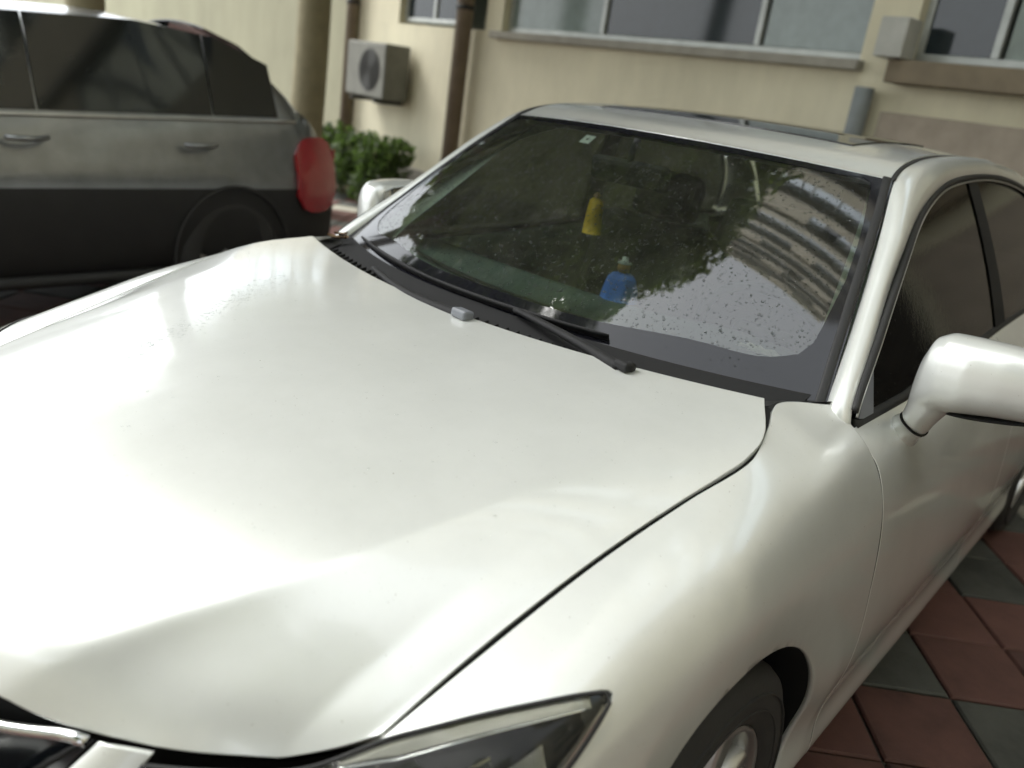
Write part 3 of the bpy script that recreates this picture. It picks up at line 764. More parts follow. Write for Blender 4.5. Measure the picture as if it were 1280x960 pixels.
# the driver-side wiper: pivot near the left end of the cowl, blade lying along the foot of the glass
w1 = wiper((.432, .232, .9945), (.30, .264, 1.002), (.10, .305, 1.008), (-.215, .995), (.318, .997))
w2 = wiper((.052, .188, .994), (-.12, .200, .993), (-.33, .268, .997), (-.60, .995), (-.13, .995))
def capmesh(c, s, parent, mat, name, rz):
    o = box(name, c, s, mat, parent, bev=.006, rot=Matrix.Rotation(rz, 3, 'Z') @ Matrix.Rotation(R(-6), 3, 'X'), seg=3); return o
capmesh((.438, .232, 1.0), (.036, .026, .018), w1, 'satin_black', 'pivot_cap', R(-10))
lathe('pivot_nut', [(0, 0), (.004, .009), (-.01, .010)], (.452, .238, 1.0), 'black_trim', w1, 10)
capmesh((.062, .181, 1.0005), (.045, .030, .020), w2, 'cap_grey', 'pivot_cap', R(-4))

# ---- front end: lamps, grille, bumper
def fedge(w, dy=-.0045, dz=-.001):
    j = int(np.argmin(np.abs(WN-w))); return FG[0, j]+np.array([0, dy, dz])
def lamp_rows():
    top = curve([(.512, -.722, .714), (.56, -.687, .721), (.60, -.652, .726), (.64, -.606, .731)]+[tuple(fedge(w)) for w in (.012, .05, .085, .12, .155, .19, .222)], 90)
    bot = curve([(.50, -.80, .63), (.56, -.79, .615), (.62, -.772, .61), (.68, -.742, .612), (.73, -.702, .624)]+[tuple(fedge(w)) for w in (.47, .42, .37, .33, .29, .26, .24)], 90)
    return top, bot
def headlamp(s):
    T = np.array([s, 1, 1]); h = empty('headlight'); h.parent = car
    top, bot = lamp_rows(); wd = np.linalg.norm(top-bot, axis=1)
    out = np.array([.55, -.70, .45]); out = out/np.linalg.norm(out)
    def L(u, v, dep=0.0):
        i = np.clip(u, 0, 1)*89; k = min(int(i), 88); f = i-k
        tp = top[k]*(1-f)+top[k+1]*f; bt = bot[k]*(1-f)+bot[k+1]*f; w = wd[k]*(1-f)+wd[k+1]*f
        return tp*(1-v)+bt*v+out*(4*v*(1-v)*min(w*.18, .028)-min(dep, w*.45+.002))
    def patch(name, us, vs, dep, mat, parent=h):
        P = np.array([[L(u, v(u) if callable(v) else v, dep(u, i/(len(vs)-1)) if callable(dep) else dep) for i, v in enumerate(vs)] for u in us])*T
        return grid(name, P, mat, parent)
    U = np.linspace(0, 1, 60)
    patch('lens', np.linspace(0, 1, 90), list(np.linspace(0, 1, 24)), 0.0, 'lens_plastic')
    patch('housing', U, list(np.linspace(0, 1, 20)), lambda u, q: .005+.042*min(1, 5*q, 5*(1-q))*min(1, 8*u+.05, 8*(1-u)+.05), 'lamp_dark')
    sweep('lens_seal', np.concatenate([top, bot[::-1]])*T, circ(.0028, 6), 'rubber', h, closed=True)
    wv = lambda u: float(np.interp(u, np.linspace(0, 1, 90), wd))
    # ribbed strip under the top edge
    us = np.linspace(.40, .955, 60); hgt = lambda u: min(.50, .0145*min(1, (u-.36)*6)/max(wv(u), .004))
    patch('ribbed_strip', us, [lambda u: .02+.0*u, lambda u: .02+hgt(u)*.5, lambda u: .02+hgt(u)], .0045, 'ribbed_reflector')
    V = []; F = []
    for u in np.linspace(.405, .95, 120):
        p, q_ = L(u, .03, .0040), L(u, .015+hgt(u), .0040); t = L(u+.002, .03, .004)-L(u-.002, .03, .004); t = t/np.linalg.norm(t)*.0009
        i = len(V); V += [p-t, q_-t, q_+out*.0026, p+out*.0026, p+t, q_+t]; F += [(i, i+1, i+2, i+3), (i+3, i+2, i+5, i+4)]
    link('strip_ribs', np.array(V)*T, F, 'dull_chrome', h, smooth=False)
    # chrome line below the strip and the pale border along the rear edge
    C = np.array([L(u, .035+hgt(u), .004) for u in np.linspace(.40, .94, 40)])*T; sweep('chrome_line', C, circ(.0017, 6), 'chrome', h, up=(.1, .2, 1))
    ed = lambda u: max(.55, 1-.009/max(wv(u), .004))
    patch('rear_edge_strip', np.linspace(.52, .985, 50), [ed, lambda u: .985], .0025, 'ribbed_reflector')
    # inner mirrors
    patch('indicator_reflector', np.linspace(.60, .83, 16), [.46, .58, .70, .80], lambda u, q: .016+.006*math.sin(q*math.pi), 'dull_chrome')
    V = []; F = []
    for u in np.linspace(.61, .825, 30):
        p, q_ = L(u, .47, .014), L(u, .79, .014); t = L(u+.002, .6, .014)-L(u-.002, .6, .014); t = t/np.linalg.norm(t)*.0022
        i = len(V); V += [p-t, q_-t, q_+out*.004, p+out*.004, p+t, q_+t]; F += [(i, i+1, i+2, i+3), (i+3, i+2, i+5, i+4)]
    link('indicator_ribs', np.array(V)*T, F, 'dull_chrome', h, smooth=False)
    patch('bright_sweep', np.linspace(.38, .72, 26), [lambda u: .34-.10*(u-.38), lambda u: .40-.05*(u-.38), lambda u: .45], lambda u, q: .018+.012*q, 'chrome')
    def bowl(u, v, r, d, mat, nm, dep, nn=28):
        c = L(u, v, dep); ax = np.array([.22, -.90, .38]); ax /= np.linalg.norm(ax); ux = np.cross(ax, (0, 0, 1)); ux /= np.linalg.norm(ux); uz = np.cross(ux, ax); P = []
        for rr, dd in ((r, 0), (r*.93, -d*.1), (r*.8, -d*.45), (r*.55, -d*.8), (r*.2, -d)):
            P.append([c+ax*dd+ux*rr*math.cos(t)+uz*rr*math.sin(t) for t in np.linspace(0, 2*np.pi, nn, endpoint=False)])
        grid(nm, np.array(P)*T, mat, h, closev=True)
    bowl(.20, .5, .048, .05, 'chrome', 'main_reflector', .024); bowl(.20, .5, .030, -.018, 'dark_glass', 'projector_lens', .026)
    bowl(.38, .62, .040, .045, 'chrome', 'high_beam_reflector', .026)
    return h
headlamp(1); headlamp(-1)
# dark tray behind the hood edge
C0 = HP[1:-1:2, 0]+np.array([0, .014, -.014]); C1 = C0+np.array([0, -.008, -.10]); C1[:, 0] *= .97
grid('bonnet_front_seal', lerp_grid(C0, C1, 4), 'void_black', car)
# grille
gr = empty('grille'); gr.parent = car
def gtop(x): a = abs(x); return np.array([x, float(np.interp(a, [0, .2, .31, .345, .38, .452], [-.892, -.876, -.842, -.826, -.800, -.746])), float(np.interp(a, [0, .30, .345, .40, .452], [.742, .736, .731, .7335, .7385]))])
GT = np.array([gtop(x) for x in np.linspace(-.452, .452, 60)])
GT = np.stack([np.convolve(np.pad(GT[:, k], 2, mode='edge'), np.ones(5)/5, 'valid') if k else GT[:, k] for k in range(3)], 1)
GT += np.array([0, -.004, -.012])
GB = np.stack([np.linspace(-.26, .26, 60), -.955+.25*np.linspace(-.26, .26, 60)**2, np.full(60, .44)], 1)
grid('grille_backing', lerp_grid(GT+np.array([0, .010, -.004]), GB+np.array([0, .012, 0]), 8, (0, .012, -.01)), 'grille_dark', gr)
sweep('chrome_top_bar', GT, [(-.0065, -.005), (-.006, .002), (0, .004), (.006, .002), (.0065, -.005)], 'chrome', gr, up=(0, -.75, .65))
for s in (0, -1): sweep('grille_side_seal', lerp_grid(GT[s:s+1] if s == 0 else GT[-1:], GB[s:s+1] if s == 0 else GB[-1:], 12, (0, .0, .02))[0], circ(.004, 6), 'void_black', gr, up=(0, -1, .2))
for k in range(4, 8):
    f = k/8; C = GT*(1-f)+GB*f+np.array([0, .012, 0]); sweep('grille_slat', C[2:-2], [(-.012, -.002), (-.012, .002), (.010, .003), (.014, 0), (.010, -.003)], 'grille_dark', gr, up=(0, -.3, .95))
# bumper: cheeks between grille and lamp, then the big lower shell
for s in (1, -1):
    T = np.array([s, 1, 1])
    a = curve([(.462, -.748, .7275), (.452, -.775, .70), (.43, -.83, .64), (.40, -.885, .56)], 20)
    b = curve([(.512, -.712, .7235), (.508, -.735, .695), (.502, -.805, .628), (.50, -.872, .56)], 20)
    panel('bumper_cheek', lerp_grid(a, b, 8, (0, -.006, .004))*T, 'pearl_white_paint', car, out=(0, -.8, .6), flange=.008)
BU = np.linspace(-1, 1, 81); BZ = [(.612, .0), (.58, .018), (.52, .03), (.46, .03), (.40, .022), (.30, .012), (.22, -.01), (.20, -.03)]
P = np.zeros((81, len(BZ), 3))
pc = curve([(0, -.925), (.2, -.918), (.38, -.885), (.52, -.83), (.66, -.765), (.77, -.67), (.83, -.57), (.865, -.47), (.880, -.40)], 200)
for i, t in enumerate(BU):
    k = int(abs(t)*199); px, py = pc[k]; px2, py2 = pc[min(k+1, 199)]; px1, py1 = pc[max(k-1, 0)]
    tn = np.array([px2-px1, py2-py1]); tn /= np.linalg.norm(tn); nn = np.array([tn[1], -tn[0]]); sg = 1 if t >= 0 else -1
    for j, (z, o_) in enumerate(BZ):
        fade = 1-abs(t)**6*.8
        P[i, j] = (sg*(px+nn[0]*o_*fade), py+nn[1]*o_*fade, z if abs(t) > .3 else min(z, .44+(z-.44)*max(0, (abs(t)-.2)/.1)))
panel('front_bumper', P, 'pearl_white_paint', car, out=(0, -1, 0), flange=.01)

# ---- cabin
cab = 'cabin_dark'
P = np.zeros((41, 14, 3))
for i, t in enumerate(np.linspace(-1, 1, 41)):
    for j, v in enumerate(np.linspace(0, 1, 14)):
        x = t*.735; y0 = ws_y(x*.96, .975)+.012; y = y0+(.86+.05*t*t-y0)*v
        z = .962+.010*math.sin(v*math.pi)-.010*v+(.022*math.exp(-((x-.37)/.17)**2)*max(0, v-.5)*2)-(0 if v < .93 else .10*(v-.93)/.07)
        P[i, j] = (x, y, z)
dash = grid('dashboard', P, 'dash_plastic', car)
box('dash_face', (0, .87, .73), (1.42, .10, .36), 'dash_plastic', car, .02)
C = np.array([(x, .50+.42*x*x*.8, .977) for x in np.linspace(-.55, .55, 40)]); sweep('defroster_slot', C, [(-.008, -.002), (-.008, .001), (.008, .001), (.008, -.002)], 'black_trim', dash)
stw = empty('steering_wheel'); stw.parent = car
cth = Matrix.Rotation(R(-64), 3, 'X')
rc = np.array([np.array(cth @ Vector((.187*math.cos(t), .187*math.sin(t), 0)))+np.array([.37, 1.02, .90]) for t in np.linspace(0, 2*np.pi, 40, endpoint=False)])
sweep('rim', rc, circ(.014, 8), 'cabin_dark', stw, up=(0, -.9, .43), closed=True)
box('airbag_cover', (.37, 1.02, .90), (.17, .13, .05), 'cabin_dark', stw, .02, rot=cth)
box('spokes', (.37, 1.018, .90), (.33, .035, .02), 'cabin_dark', stw, .006, rot=cth)
def seat(x, y):
    s_ = empty('seat'); s_.parent = car
    box('cushion', (x, y, .46), (.50, .52, .16), 'seat_leather', s_, .05)
    box('backrest', (x, y+.30, .78), (.48, .14, .62), 'seat_leather', s_, .05, rot=Matrix.Rotation(R(-16), 3, 'X'))
    box('headrest', (x, y+.41, 1.16), (.26, .10, .17), 'seat_leather', s_, .04, rot=Matrix.Rotation(R(-12), 3, 'X'))
    for q in (-.06, .06): sweep('headrest_post', curve([(x+q, y+.37, 1.02), (x+q, y+.40, 1.10)], 4), circ(.006, 6), 'dull_chrome', s_, up=(0, 1, 0))
seat(.37, 1.25); seat(-.37, 1.25)
box('rear_bench', (0, 2.30, .50), (1.30, .55, .30), 'seat_leather', car, .05); box('rear_backrest', (0, 2.62, .82), (1.28, .16, .60), 'seat_leather', car, .05, rot=Matrix.Rotation(R(-22), 3, 'X'))
box('floor_pan', (0, 1.45, .27), (1.56, 4.0, .04), cab, car, .01)
box('parcel_shelf', (0, 2.85, .99), (1.2, .36, .02), cab, car, .005)
HL = roof_pts(np.linspace(-1, 1, 25), np.linspace(.02, 1, 25)); HL[..., 2] -= .03; grid('headliner', HL, 'headliner', car)
for s in (1, -1):
    k_ = np.interp(np.arange(66), [0, 14, 40, 65], [.11, .075, .062, .06])[:, None]; A = CI[6:72]+np.array([-1, .45, -.10])*k_+np.array([0, .012, -.012]); B = CO[6:72]+np.array([-.020, .03, -.012])
    grid('pillar_trim', lerp_grid(A, B, 6, (-.006, .0, -.004))*np.array([s, 1, 1]), 'pillar_trim', car)
    D = np.zeros((30, 6, 3))
    for i, y in enumerate(np.linspace(.56, 2.7, 30)):
        for j, (x, z) in enumerate(((.755, .955), (.74, .95), (.72, .90), (.715, .75), (.72, .5), (.73, .3))): D[i, j] = (s*x, y, z+(dlo_bot(y)-.955)*(1-j/5))
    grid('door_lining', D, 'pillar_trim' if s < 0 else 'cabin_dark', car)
# rear-view mirror and the toll tag behind the top of the glass
rv = empty('rear_view_mirror'); rv.parent = car
box('mirror_head', (-.03, .855, 1.285), (.24, .035, .066), 'cabin_dark', rv, .014, rot=Matrix.Rotation(R(12), 3, 'X'))
sweep('mirror_arm', curve([(-.03, .85, 1.29), (-.03, .85, 1.34), (-.03, .865, 1.372)], 8), circ(.009, 8), 'cabin_dark', rv, up=(0, 1, 0))
def glass_decal(name, cx, cz, w, h, mat, off, parent):
    V = []
    for i in range(5):
        for j in range(5):
            x = cx+(i/4-.5)*w; z = cz+(j/4-.5)*h; n = np.array([.84*x, -1, 1.32]); n /= np.linalg.norm(n); V.append(np.array([x, ws_y(x, z), z])-n*off)
    return link(name, V, gfaces(5, 5), mat, parent)
dk = glass_decal('white_tag', -.178, 1.3525, .036, .020, 'white_plastic', .003, windscreen)
glass_decal('tag_print', -.178, 1.3525, .008, .005, 'cabin_dark', .0022, dk)

# ---- small things inside the car and leaves in the corner
o = empty('hanging_charm', (-.050, .755, 1.125)); tag(o, 'yellow tassel charm hanging behind the upper left of the windscreen', 'ornament')
rg = [ring((0, 0, z), a, a, 14, 2) for z, a in ((.0, .019), (.03, .0185), (.06, .016), (.085, .015), (.092, .008))]
for k in range(1): loft([np.array([[p[0], p[1], r_[0][2]] for p in (ring((0, 0, 0), aa, aa, 14, 2, ex=(1, 0, 0), ez=(0, 1, 0)))]) for r_, aa in zip(rg, (.025, .0235, .021, .018, .010))], 'yellow_tassel', 'tassel', o)
sweep('cord', np.array([(0, 0, .09), (.006, .03, .12), (.012, .08, .15)]), circ(.0012, 6), 'cabin_dark', o, up=(1, 0, 0))
ln = [np.array([[p[0], p[1], z] for p in ring((0, 0, 0), aa, aa, 10, 2, ex=(1, 0, 0), ez=(0, 1, 0))]) for z, aa in ((.092, .004), (.098, .010), (.106, .004))]
loft(ln, 'orange_plastic', 'bead', o)
o = empty('dashboard_figure', (.012, .845, .9525)); tag(o, 'small blue bell-shaped ornament with an orange top on the dashboard', 'ornament')
def turned(name, prof, mat, parent, n=24, wob=0):
    P = np.array([[((r*(1+wob*math.sin(6*t)))*math.cos(t), (r*(1+wob*math.sin(6*t)))*math.sin(t), z) for t in np.linspace(0, 2*np.pi, n, endpoint=False)] for r, z in prof]); nn = n
    F = gfaces(len(prof), n, False, True)+[tuple(range(n))[::-1], tuple(range((len(prof)-1)*n, len(prof)*n))]
    return link(name, P.reshape(-1, 3), F, mat, parent)
turned('skirt', [(.050, 0), (.049, .012), (.045, .035), (.038, .060), (.028, .072), (.010, .076)], 'blue_cloth', o, 36, .05)
turned('head', [(.006, .073), (.014, .078), (.0185, .088), (.016, .099), (.008, .106), (.002, .107)], 'orange_plastic', o)
turned('hat', [(.019, .101), (.020, .103), (.010, .108), (.008, .118), (.001, .120)], 'white_plastic', o)
o = empty('crumpled_tissue', (.47, .735, .957)); tag(o, 'pale crumpled tissue lying on the dashboard near the driver side corner', 'tissue')
bm = bmesh.new(); bmesh.ops.create_icosphere(bm, subdivisions=3, radius=1)
for v in bm.verts:
    k = 1+.35*math.sin(v.co.x*7+1)*math.sin(v.co.y*9)+.2*rng.random(); v.co = Vector((v.co.x*.055*k, v.co.y*.03*k, max(0, v.co.z)*.018*k))
me = bpy.data.meshes.new('paper'); bm.to_mesh(me); bm.free(); me.materials.append(MAT['tissue_paper']); p_ = bpy.data.objects.new('paper', me); COL.objects.link(p_); p_.parent = o
for k, (x, y, z, a, l_) in enumerate(((-.675, .415, .984, .4, .05), (-.70, .455, .986, 1.3, .042), (-.655, .435, .985, 2.3, .036))):
    n = 9; P = np.zeros((n, 3, 3))
    for i, t in enumerate(np.linspace(0, 1, n)):
        w = .30*math.sin(math.pi*t**.8)*l_
        for j, q in enumerate((-1, 0, 1)):
            u_, v_ = (t-.5)*l_, q*w; P[i, j] = (u_*math.cos(a)-v_*math.sin(a), u_*math.sin(a)+v_*math.cos(a), .004+.006*abs(q)+.01*(t-.5)**2*4*.5)
    o = grid('dead_leaf', P, 'dead_leaf'); o.location = (x, y, z)
    tag(o, ['brown dead leaf lying foremost in the far cowl corner', 'brown dead leaf against the far windscreen pillar', 'smallest brown dead leaf in the far cowl corner'][k], 'leaf', 'dead leaves in the cowl corner')

# ================================================================== GROUND
g = link('ground', [(-80, -80, -.03), (80, -80, -.03), (80, 80, -.03), (-80, 80, -.03)], [(0, 1, 2, 3)], 'concrete', smooth=False); tag(g, kind='structure')
pav = link('pavement', [(-14, -8, -.012), (9, -8, -.012), (9, 12, -.012), (-14, 12, -.012)], [(0, 1, 2, 3)], 'joint_dirt', smooth=False); tag(pav, kind='structure')
PS = .30; ANG = R(38)
bm = bmesh.new(); boxmesh(bm, (0, 0, -.025), (PS-.008, PS-.008, .05)); bmesh.ops.bevel(bm, geom=[e for e in bm.edges if all(v.co.z > -.01 for v in e.verts)], offset=.006, segments=1, affect='EDGES')
pm = {}
for nm in ('paver_red', 'paver_grey', 'paver_cream'):
    me = bpy.data.meshes.new('paver'); bm.to_mesh(me); me.materials.append(MAT[nm]); pm[nm] = me
bm.free()
ca, sa = math.cos(ANG), math.sin(ANG); near = []; rest = {k: [] for k in pm}
def colour(i, j):
    if (i+2*j) % 7 == 0: return 'paver_cream' if (i-j) % 3 == 0 else 'paver_red'
    return 'paver_red' if ((i//2+j//2) % 2 == 0) else 'paver_grey'
for i in range(-60, 60):
    for j in range(-60, 60):
        x, y = (i*ca-j*sa)*PS, (i*sa+j*ca)*PS
        if not (-13.5 < x < 8.5 and -7.5 < y < 11.5): continue
        c_ = colour(i, j); vis = .8 < x < 4.2 and -.2 < y < 4.2
        if vis and len(near) < 290: near.append((x, y, c_))
        else: rest[c_].append((x, y))
for x, y, c_ in near:
    o = bpy.data.objects.new('paver', pm[c_]); COL.objects.link(o); o.parent = pav; o.location = (x, y, random.uniform(-.002, .002)); o.rotation_euler = (random.gauss(0, .003), random.gauss(0, .003), ANG)
for c_, L in rest.items():
    bv = np.array([v.co for v in pm[c_].vertices]); bf = [list(p.vertices) for p in pm[c_].polygons]; Rz = np.array([[ca, -sa, 0], [sa, ca, 0], [0, 0, 1]])
    V = []; F = []
    for k, (x, y) in enumerate(L):
        V.append(bv@Rz.T+np.array([x, y, random.uniform(-.002, .002)])); F += [[v+k*len(bv) for v in f] for f in bf]
    if L: o = link('pavers', np.concatenate(V), F, c_, pav, smooth=False); o['kind'] = 'stuff'

# ================================================================== THE APARTMENT BUILDING BEHIND
BA = R(-9.0)                    # wall runs along +X, turned a little
B0 = np.array([-3.5, 5.2]); bx_, by_ = np.array([math.cos(BA), math.sin(BA)]), np.array([-math.sin(BA), math.cos(BA)])
bld = empty('apartment_building', (B0[0], B0[1], 0)); bld.rotation_euler = (0, 0, BA)
tag(bld, 'cream plastered apartment building with wide windows behind the white car', 'building')
# facade coordinates: a = along wall, d = depth (negative = towards the car), z
def bbox(name, a0, a1, d0, d1, z0, z1, mat, parent=bld, bev=.008): return box(name, ((a0+a1)/2, (d0+d1)/2, (z0+z1)/2), (a1-a0, d1-d0, z1-z0), mat, parent, bev)
AL, AR, NF, FH = -11.0, 9.5, 13, 2.95
# ground floor wall in pieces round the openings
bbox('wall', -4.0, AR, .02, 6.0, 0, 1.92, 'cream_plaster', bev=0)
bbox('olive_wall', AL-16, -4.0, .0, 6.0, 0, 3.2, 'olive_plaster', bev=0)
bbox('wall_pier', -1.52, -1.26, .02, .40, 1.92, 3.2, 'cream_plaster', bev=0); bbox('wall_pier', 2.52, 2.84, .02, .40, 1.92, 3.2, 'cream_plaster', bev=0)
bbox('wall_pier', -4.0, -3.12, .02, .40, 1.92, 3.2, 'cream_plaster', bev=0); bbox('wall_pier', 4.9, AR, .02, .40, 1.92, 3.2, 'cream_plaster', bev=0)
bbox('recess_wall', -3.2, 5.0, .40, .5, 1.92, 3.2, 'curtain', bev=0)
def window(a0, a1, z0, z1, panes, d=.10, parent=bld):
    n = len(panes); w = bbox('window', a0, a1, d, d+.05, z0, z0+.05, 'frame_aluminium', parent)
    c = Vector(w.location)
    def sub(nm, x0, x1, d0, d1, y0, y1, mat):
        o = box(nm, ((x0+x1)/2-c.x, (d0+d1)/2-c.y, (y0+y1)/2-c.z), (x1-x0, d1-d0, y1-y0), mat, w, .003)
    sub('frame_head', a0, a1, d, d+.05, z1-.05, z1, 'frame_aluminium')
    tot = sum(p[0] for p in panes); x = a0
    sub('frame_post', a0, a0+.045, d, d+.05, z0+.05, z1-.05, 'frame_aluminium')
    for k, (q, mt) in enumerate(panes):
        x1 = x+(a1-a0)*q/tot
        sub('pane', x+.03, x1-.02, d+.018, d+.026, z0+.05, z1-.05, mt)
        sub('frame_post', x1-.045, x1, d, d+.05, z0+.05, z1-.05, 'frame_aluminium'); x = x1
    return w
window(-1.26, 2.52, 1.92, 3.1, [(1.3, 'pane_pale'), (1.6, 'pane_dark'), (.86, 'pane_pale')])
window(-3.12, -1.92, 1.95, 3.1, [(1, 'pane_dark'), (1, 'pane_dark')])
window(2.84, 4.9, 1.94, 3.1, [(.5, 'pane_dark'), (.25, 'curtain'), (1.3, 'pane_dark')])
bbox('window_sill', -1.34, 2.56, -.07, .10, 1.85, 1.915, 'concrete')
bbox('stone_ledge', 2.80, 5.2, -.14, .10, 1.79, 1.925, 'brown_stone')
bbox('lower_panel', 2.78, 5.2, -.03, .018, .05, 1.62, 'render_rose')
bbox('plinth', AL, AR, -.05, 0, 0, .42, 'concrete')
bbox('unseen_dark_panel', 5.3, 8.6, -.06, .018, .02, 2.45, 'dark_panel_brown')  # unseen dark panel, added so the side glass reflects something dark
def vpipe(name, a, d, z0, z1, r, mat): 
    o = sweep(name, np.array([(a, d, z) for z in np.linspace(z0, z1, 12)]), circ(r, 14), mat, bld, up=(0, 1, 0))
    for z in np.arange(z0+.6, z1, 1.5): sweep('pipe_clamp', np.array([(a, d, z-.02), (a, d, z+.02)]), circ(r+.008, 14), 'black_trim', bld, up=(0, 1, 0))
vpipe('drain_pipe', -1.72, -.10, .0, NF*FH, .085, 'pipe_brown'); vpipe('drain_pipe', 2.66, -.07, .0, 1.75, .06, 'pipe_grey'); vpipe('drain_pipe', -3.98, -.09, 0, NF*FH, .07, 'pipe_brown')
bbox('meter_box', 2.72, 2.90, -.20, -.02, 1.93, 2.16, 'meter_grey')
# outdoor cooling unit on brackets
ac = bbox('cooling_unit', -3.55, -2.72, -.36, -.04, 1.10, 1.68, 'ac_grey', bev=.02)
for k in range(9):
    t = np.linspace(0, 2*np.pi, 28, endpoint=False); rr = .03+.022*k
    sweep('fan_guard_ring', np.stack([rr*np.cos(t)+.10, np.full(28, -.17), rr*np.sin(t)], 1), circ(.004, 6), 'ac_dark', ac, up=(0, 1, 0.01), closed=True)
disc = [(0, 0)]; o = link('fan_opening', [(.10+.225*math.cos(t), -.163, .225*math.sin(t)) for t in np.linspace(0, 2*np.pi, 32, endpoint=False)], [tuple(range(32))], 'ac_dark', ac, smooth=False)
for a in (-3.4, -2.9): bbox('bracket', a-.02, a+.02, -.36, .01, 1.05, 1.095, 'ac_dark')
# upper storeys: parapet, strip of windows, slab
for f in range(1, NF):
    z = f*FH+.25
    bbox('floor_slab', AL-.1, AR+.1, -.22, 6.0, z-.14, z+.02, 'concrete')
    bbox('parapet', AL, AR, -.12, .0, z+.02, z+1.25, 'beige_plaster', bev=0)
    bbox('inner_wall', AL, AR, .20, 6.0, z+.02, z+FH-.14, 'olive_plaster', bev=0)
    a = AL
    k = 0
    while a < AR-1:
        w = [2.5, 1.7, 2.9, 2.1][(k+f) % 4]; a1 = min(a+w, AR)
        if (k*3+f) % 5 == 0: bbox('infill_wall', a, a1, -.118, .0, z+1.25, z+FH-.14, 'beige_plaster', bev=0)
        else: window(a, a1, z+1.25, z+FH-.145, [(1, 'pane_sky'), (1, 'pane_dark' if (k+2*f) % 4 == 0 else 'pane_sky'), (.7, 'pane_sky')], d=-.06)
        a = a1; k += 1
bbox('roof_parapet', AL-.1, AR+.1, -.20, 6.0, NF*FH+.11, NF*FH+1.0, 'cream_plaster', bev=0)

# two unseen blocks, added to shut off sky and darken bodywork and reflections
def block(loc, rz, half, nf, label, wall='cream_plaster'):
    b = empty('apartment_building', (*loc, 0)); b.rotation_euler = (0, 0, rz); tag(b, label, 'building')
    bbox('wall', -half, half, 0, 5, 0, nf*FH+.6, wall, b, bev=0)
    for f in range(nf):
        z = f*FH+.2
        bbox('floor_band', -half-.05, half+.05, -.12, 0, z-.12, z+.05, 'concrete', b)
        a = -half+.6
        while a < half-2: 
            window(a, a+1.9, z+.95, z+2.35, [(1, 'pane_dark'), (1, 'pane_dark')], d=-.05, parent=b); a += 3.1
    return b
block((1.5, -19.0), math.pi, 11.0, 4, 'unseen cream apartment block behind the camera, added to shut off sky')
block((7.2, 3.6), -math.pi/2, 9.0, 5, 'unseen cream apartment block to the right, added to darken the car side')

# ================================================================== TREES AND HEDGE
def leaf_cloud(name, mat, parent, blobs, n, size, seed):
    g = np.random.default_rng(seed); w = np.array([b[3]**2 for b in blobs]); w = w/w.sum(); which = g.choice(len(blobs), n, p=w)
    c = np.array([b[:3] for b in blobs])[which]; r = np.array([b[3] for b in blobs])[which]
    d = g.normal(size=(n, 3)); d /= np.linalg.norm(d, axis=1, keepdims=True); p = c+d*(r*g.random(n)**.45)[:, None]*np.array([1, 1, .75])
    a = g.normal(size=(n, 3)); a[:, 2] -= .4; a /= np.linalg.norm(a, axis=1, keepdims=True); b = np.cross(a, g.normal(size=(n, 3))); b /= np.linalg.norm(b, axis=1, keepdims=True)
    s = size*(.6+.8*g.random(n))[:, None]
    V = np.stack([p-a*s*.5, p+b*s*.28, p+a*s*.5, p-b*s*.28], 1).reshape(-1, 3); F = np.arange(4*n).reshape(-1, 4)
    me = bpy.data.meshes.new(name); me.vertices.add(4*n); me.vertices.foreach_set('co', V.ravel()); me.loops.add(4*n); me.loops.foreach_set('vertex_index', F.ravel()); me.polygons.add(n); me.polygons.foreach_set('loop_start', np.arange(0, 4*n, 4)); me.polygons.foreach_set('loop_total', np.full(n, 4)); me.update(); me.validate()
    me.materials.append(MAT[mat]); o = bpy.data.objects.new(name, me); COL.objects.link(o); o.parent = parent; return o
def tree(x, y, h, r, nblob, nleaf, seed, label, tr=.16, lean=(0, 0)):
    g = np.random.default_rng(seed); t = empty('broadleaf_tree', (x, y, 0)); tag(t, label, 'tree')
    top = np.array([lean[0], lean[1], h*.62]); C = curve([(0, 0, -.05), (.06, .03, h*.2), (lean[0]*.5, lean[1]*.5, h*.42), top], 22)
    sweep('trunk', C, circ(1, 12), 'bark', t, up=(0, 1, 0), scale=np.interp(np.linspace(0, 1, 22), [0, .06, 1], [tr*1.4, tr, tr*.45]))
    blobs = []
    for k in range(nblob):
        a = g.random()*2*math.pi; q = g.random()**.6; z = h*(.30+.62*g.random()); rad = r*q*math.sin(math.pi*min(1, max(.12, (z/h-.18)/.87)))**.6
        c = np.array([lean[0]+rad*math.cos(a), lean[1]+rad*math.sin(a), z]); blobs.append((*c, r*(.24+.18*g.random())))
        st = C[8+int(g.integers(0, 13))]; m = (st+c)/2+np.array([0, 0, -.25]); L = curve([st, m, c], 8)
        sweep('limb', L, circ(1, 6), 'bark', t, up=(.3, .2, 1), scale=np.linspace(tr*.34, .012, 8))
    leaf_cloud('crown', 'leaf_green', t, blobs, nleaf, .23, seed+1); return t
tree(-5.9, 4.0, 12.5, 2.9, 40, 36000, 11, 'broadleaf tree with a pale trunk beside the cooling unit', .17, (.1, -.4))
tree(-5.75, 1.9, 14.5, 3.5, 46, 42000, 23, 'second broadleaf tree, behind the roof of the dark hatchback', .15, (1.35, -.1))
tree(2.7, -4.4, 10.5, 3.3, 40, 34000, 37, 'unseen broadleaf tree behind the camera, added to darken the bonnet nose', .16, (-.4, .2))  # unseen tree, added to block the sky mirrored in the bonnet nose
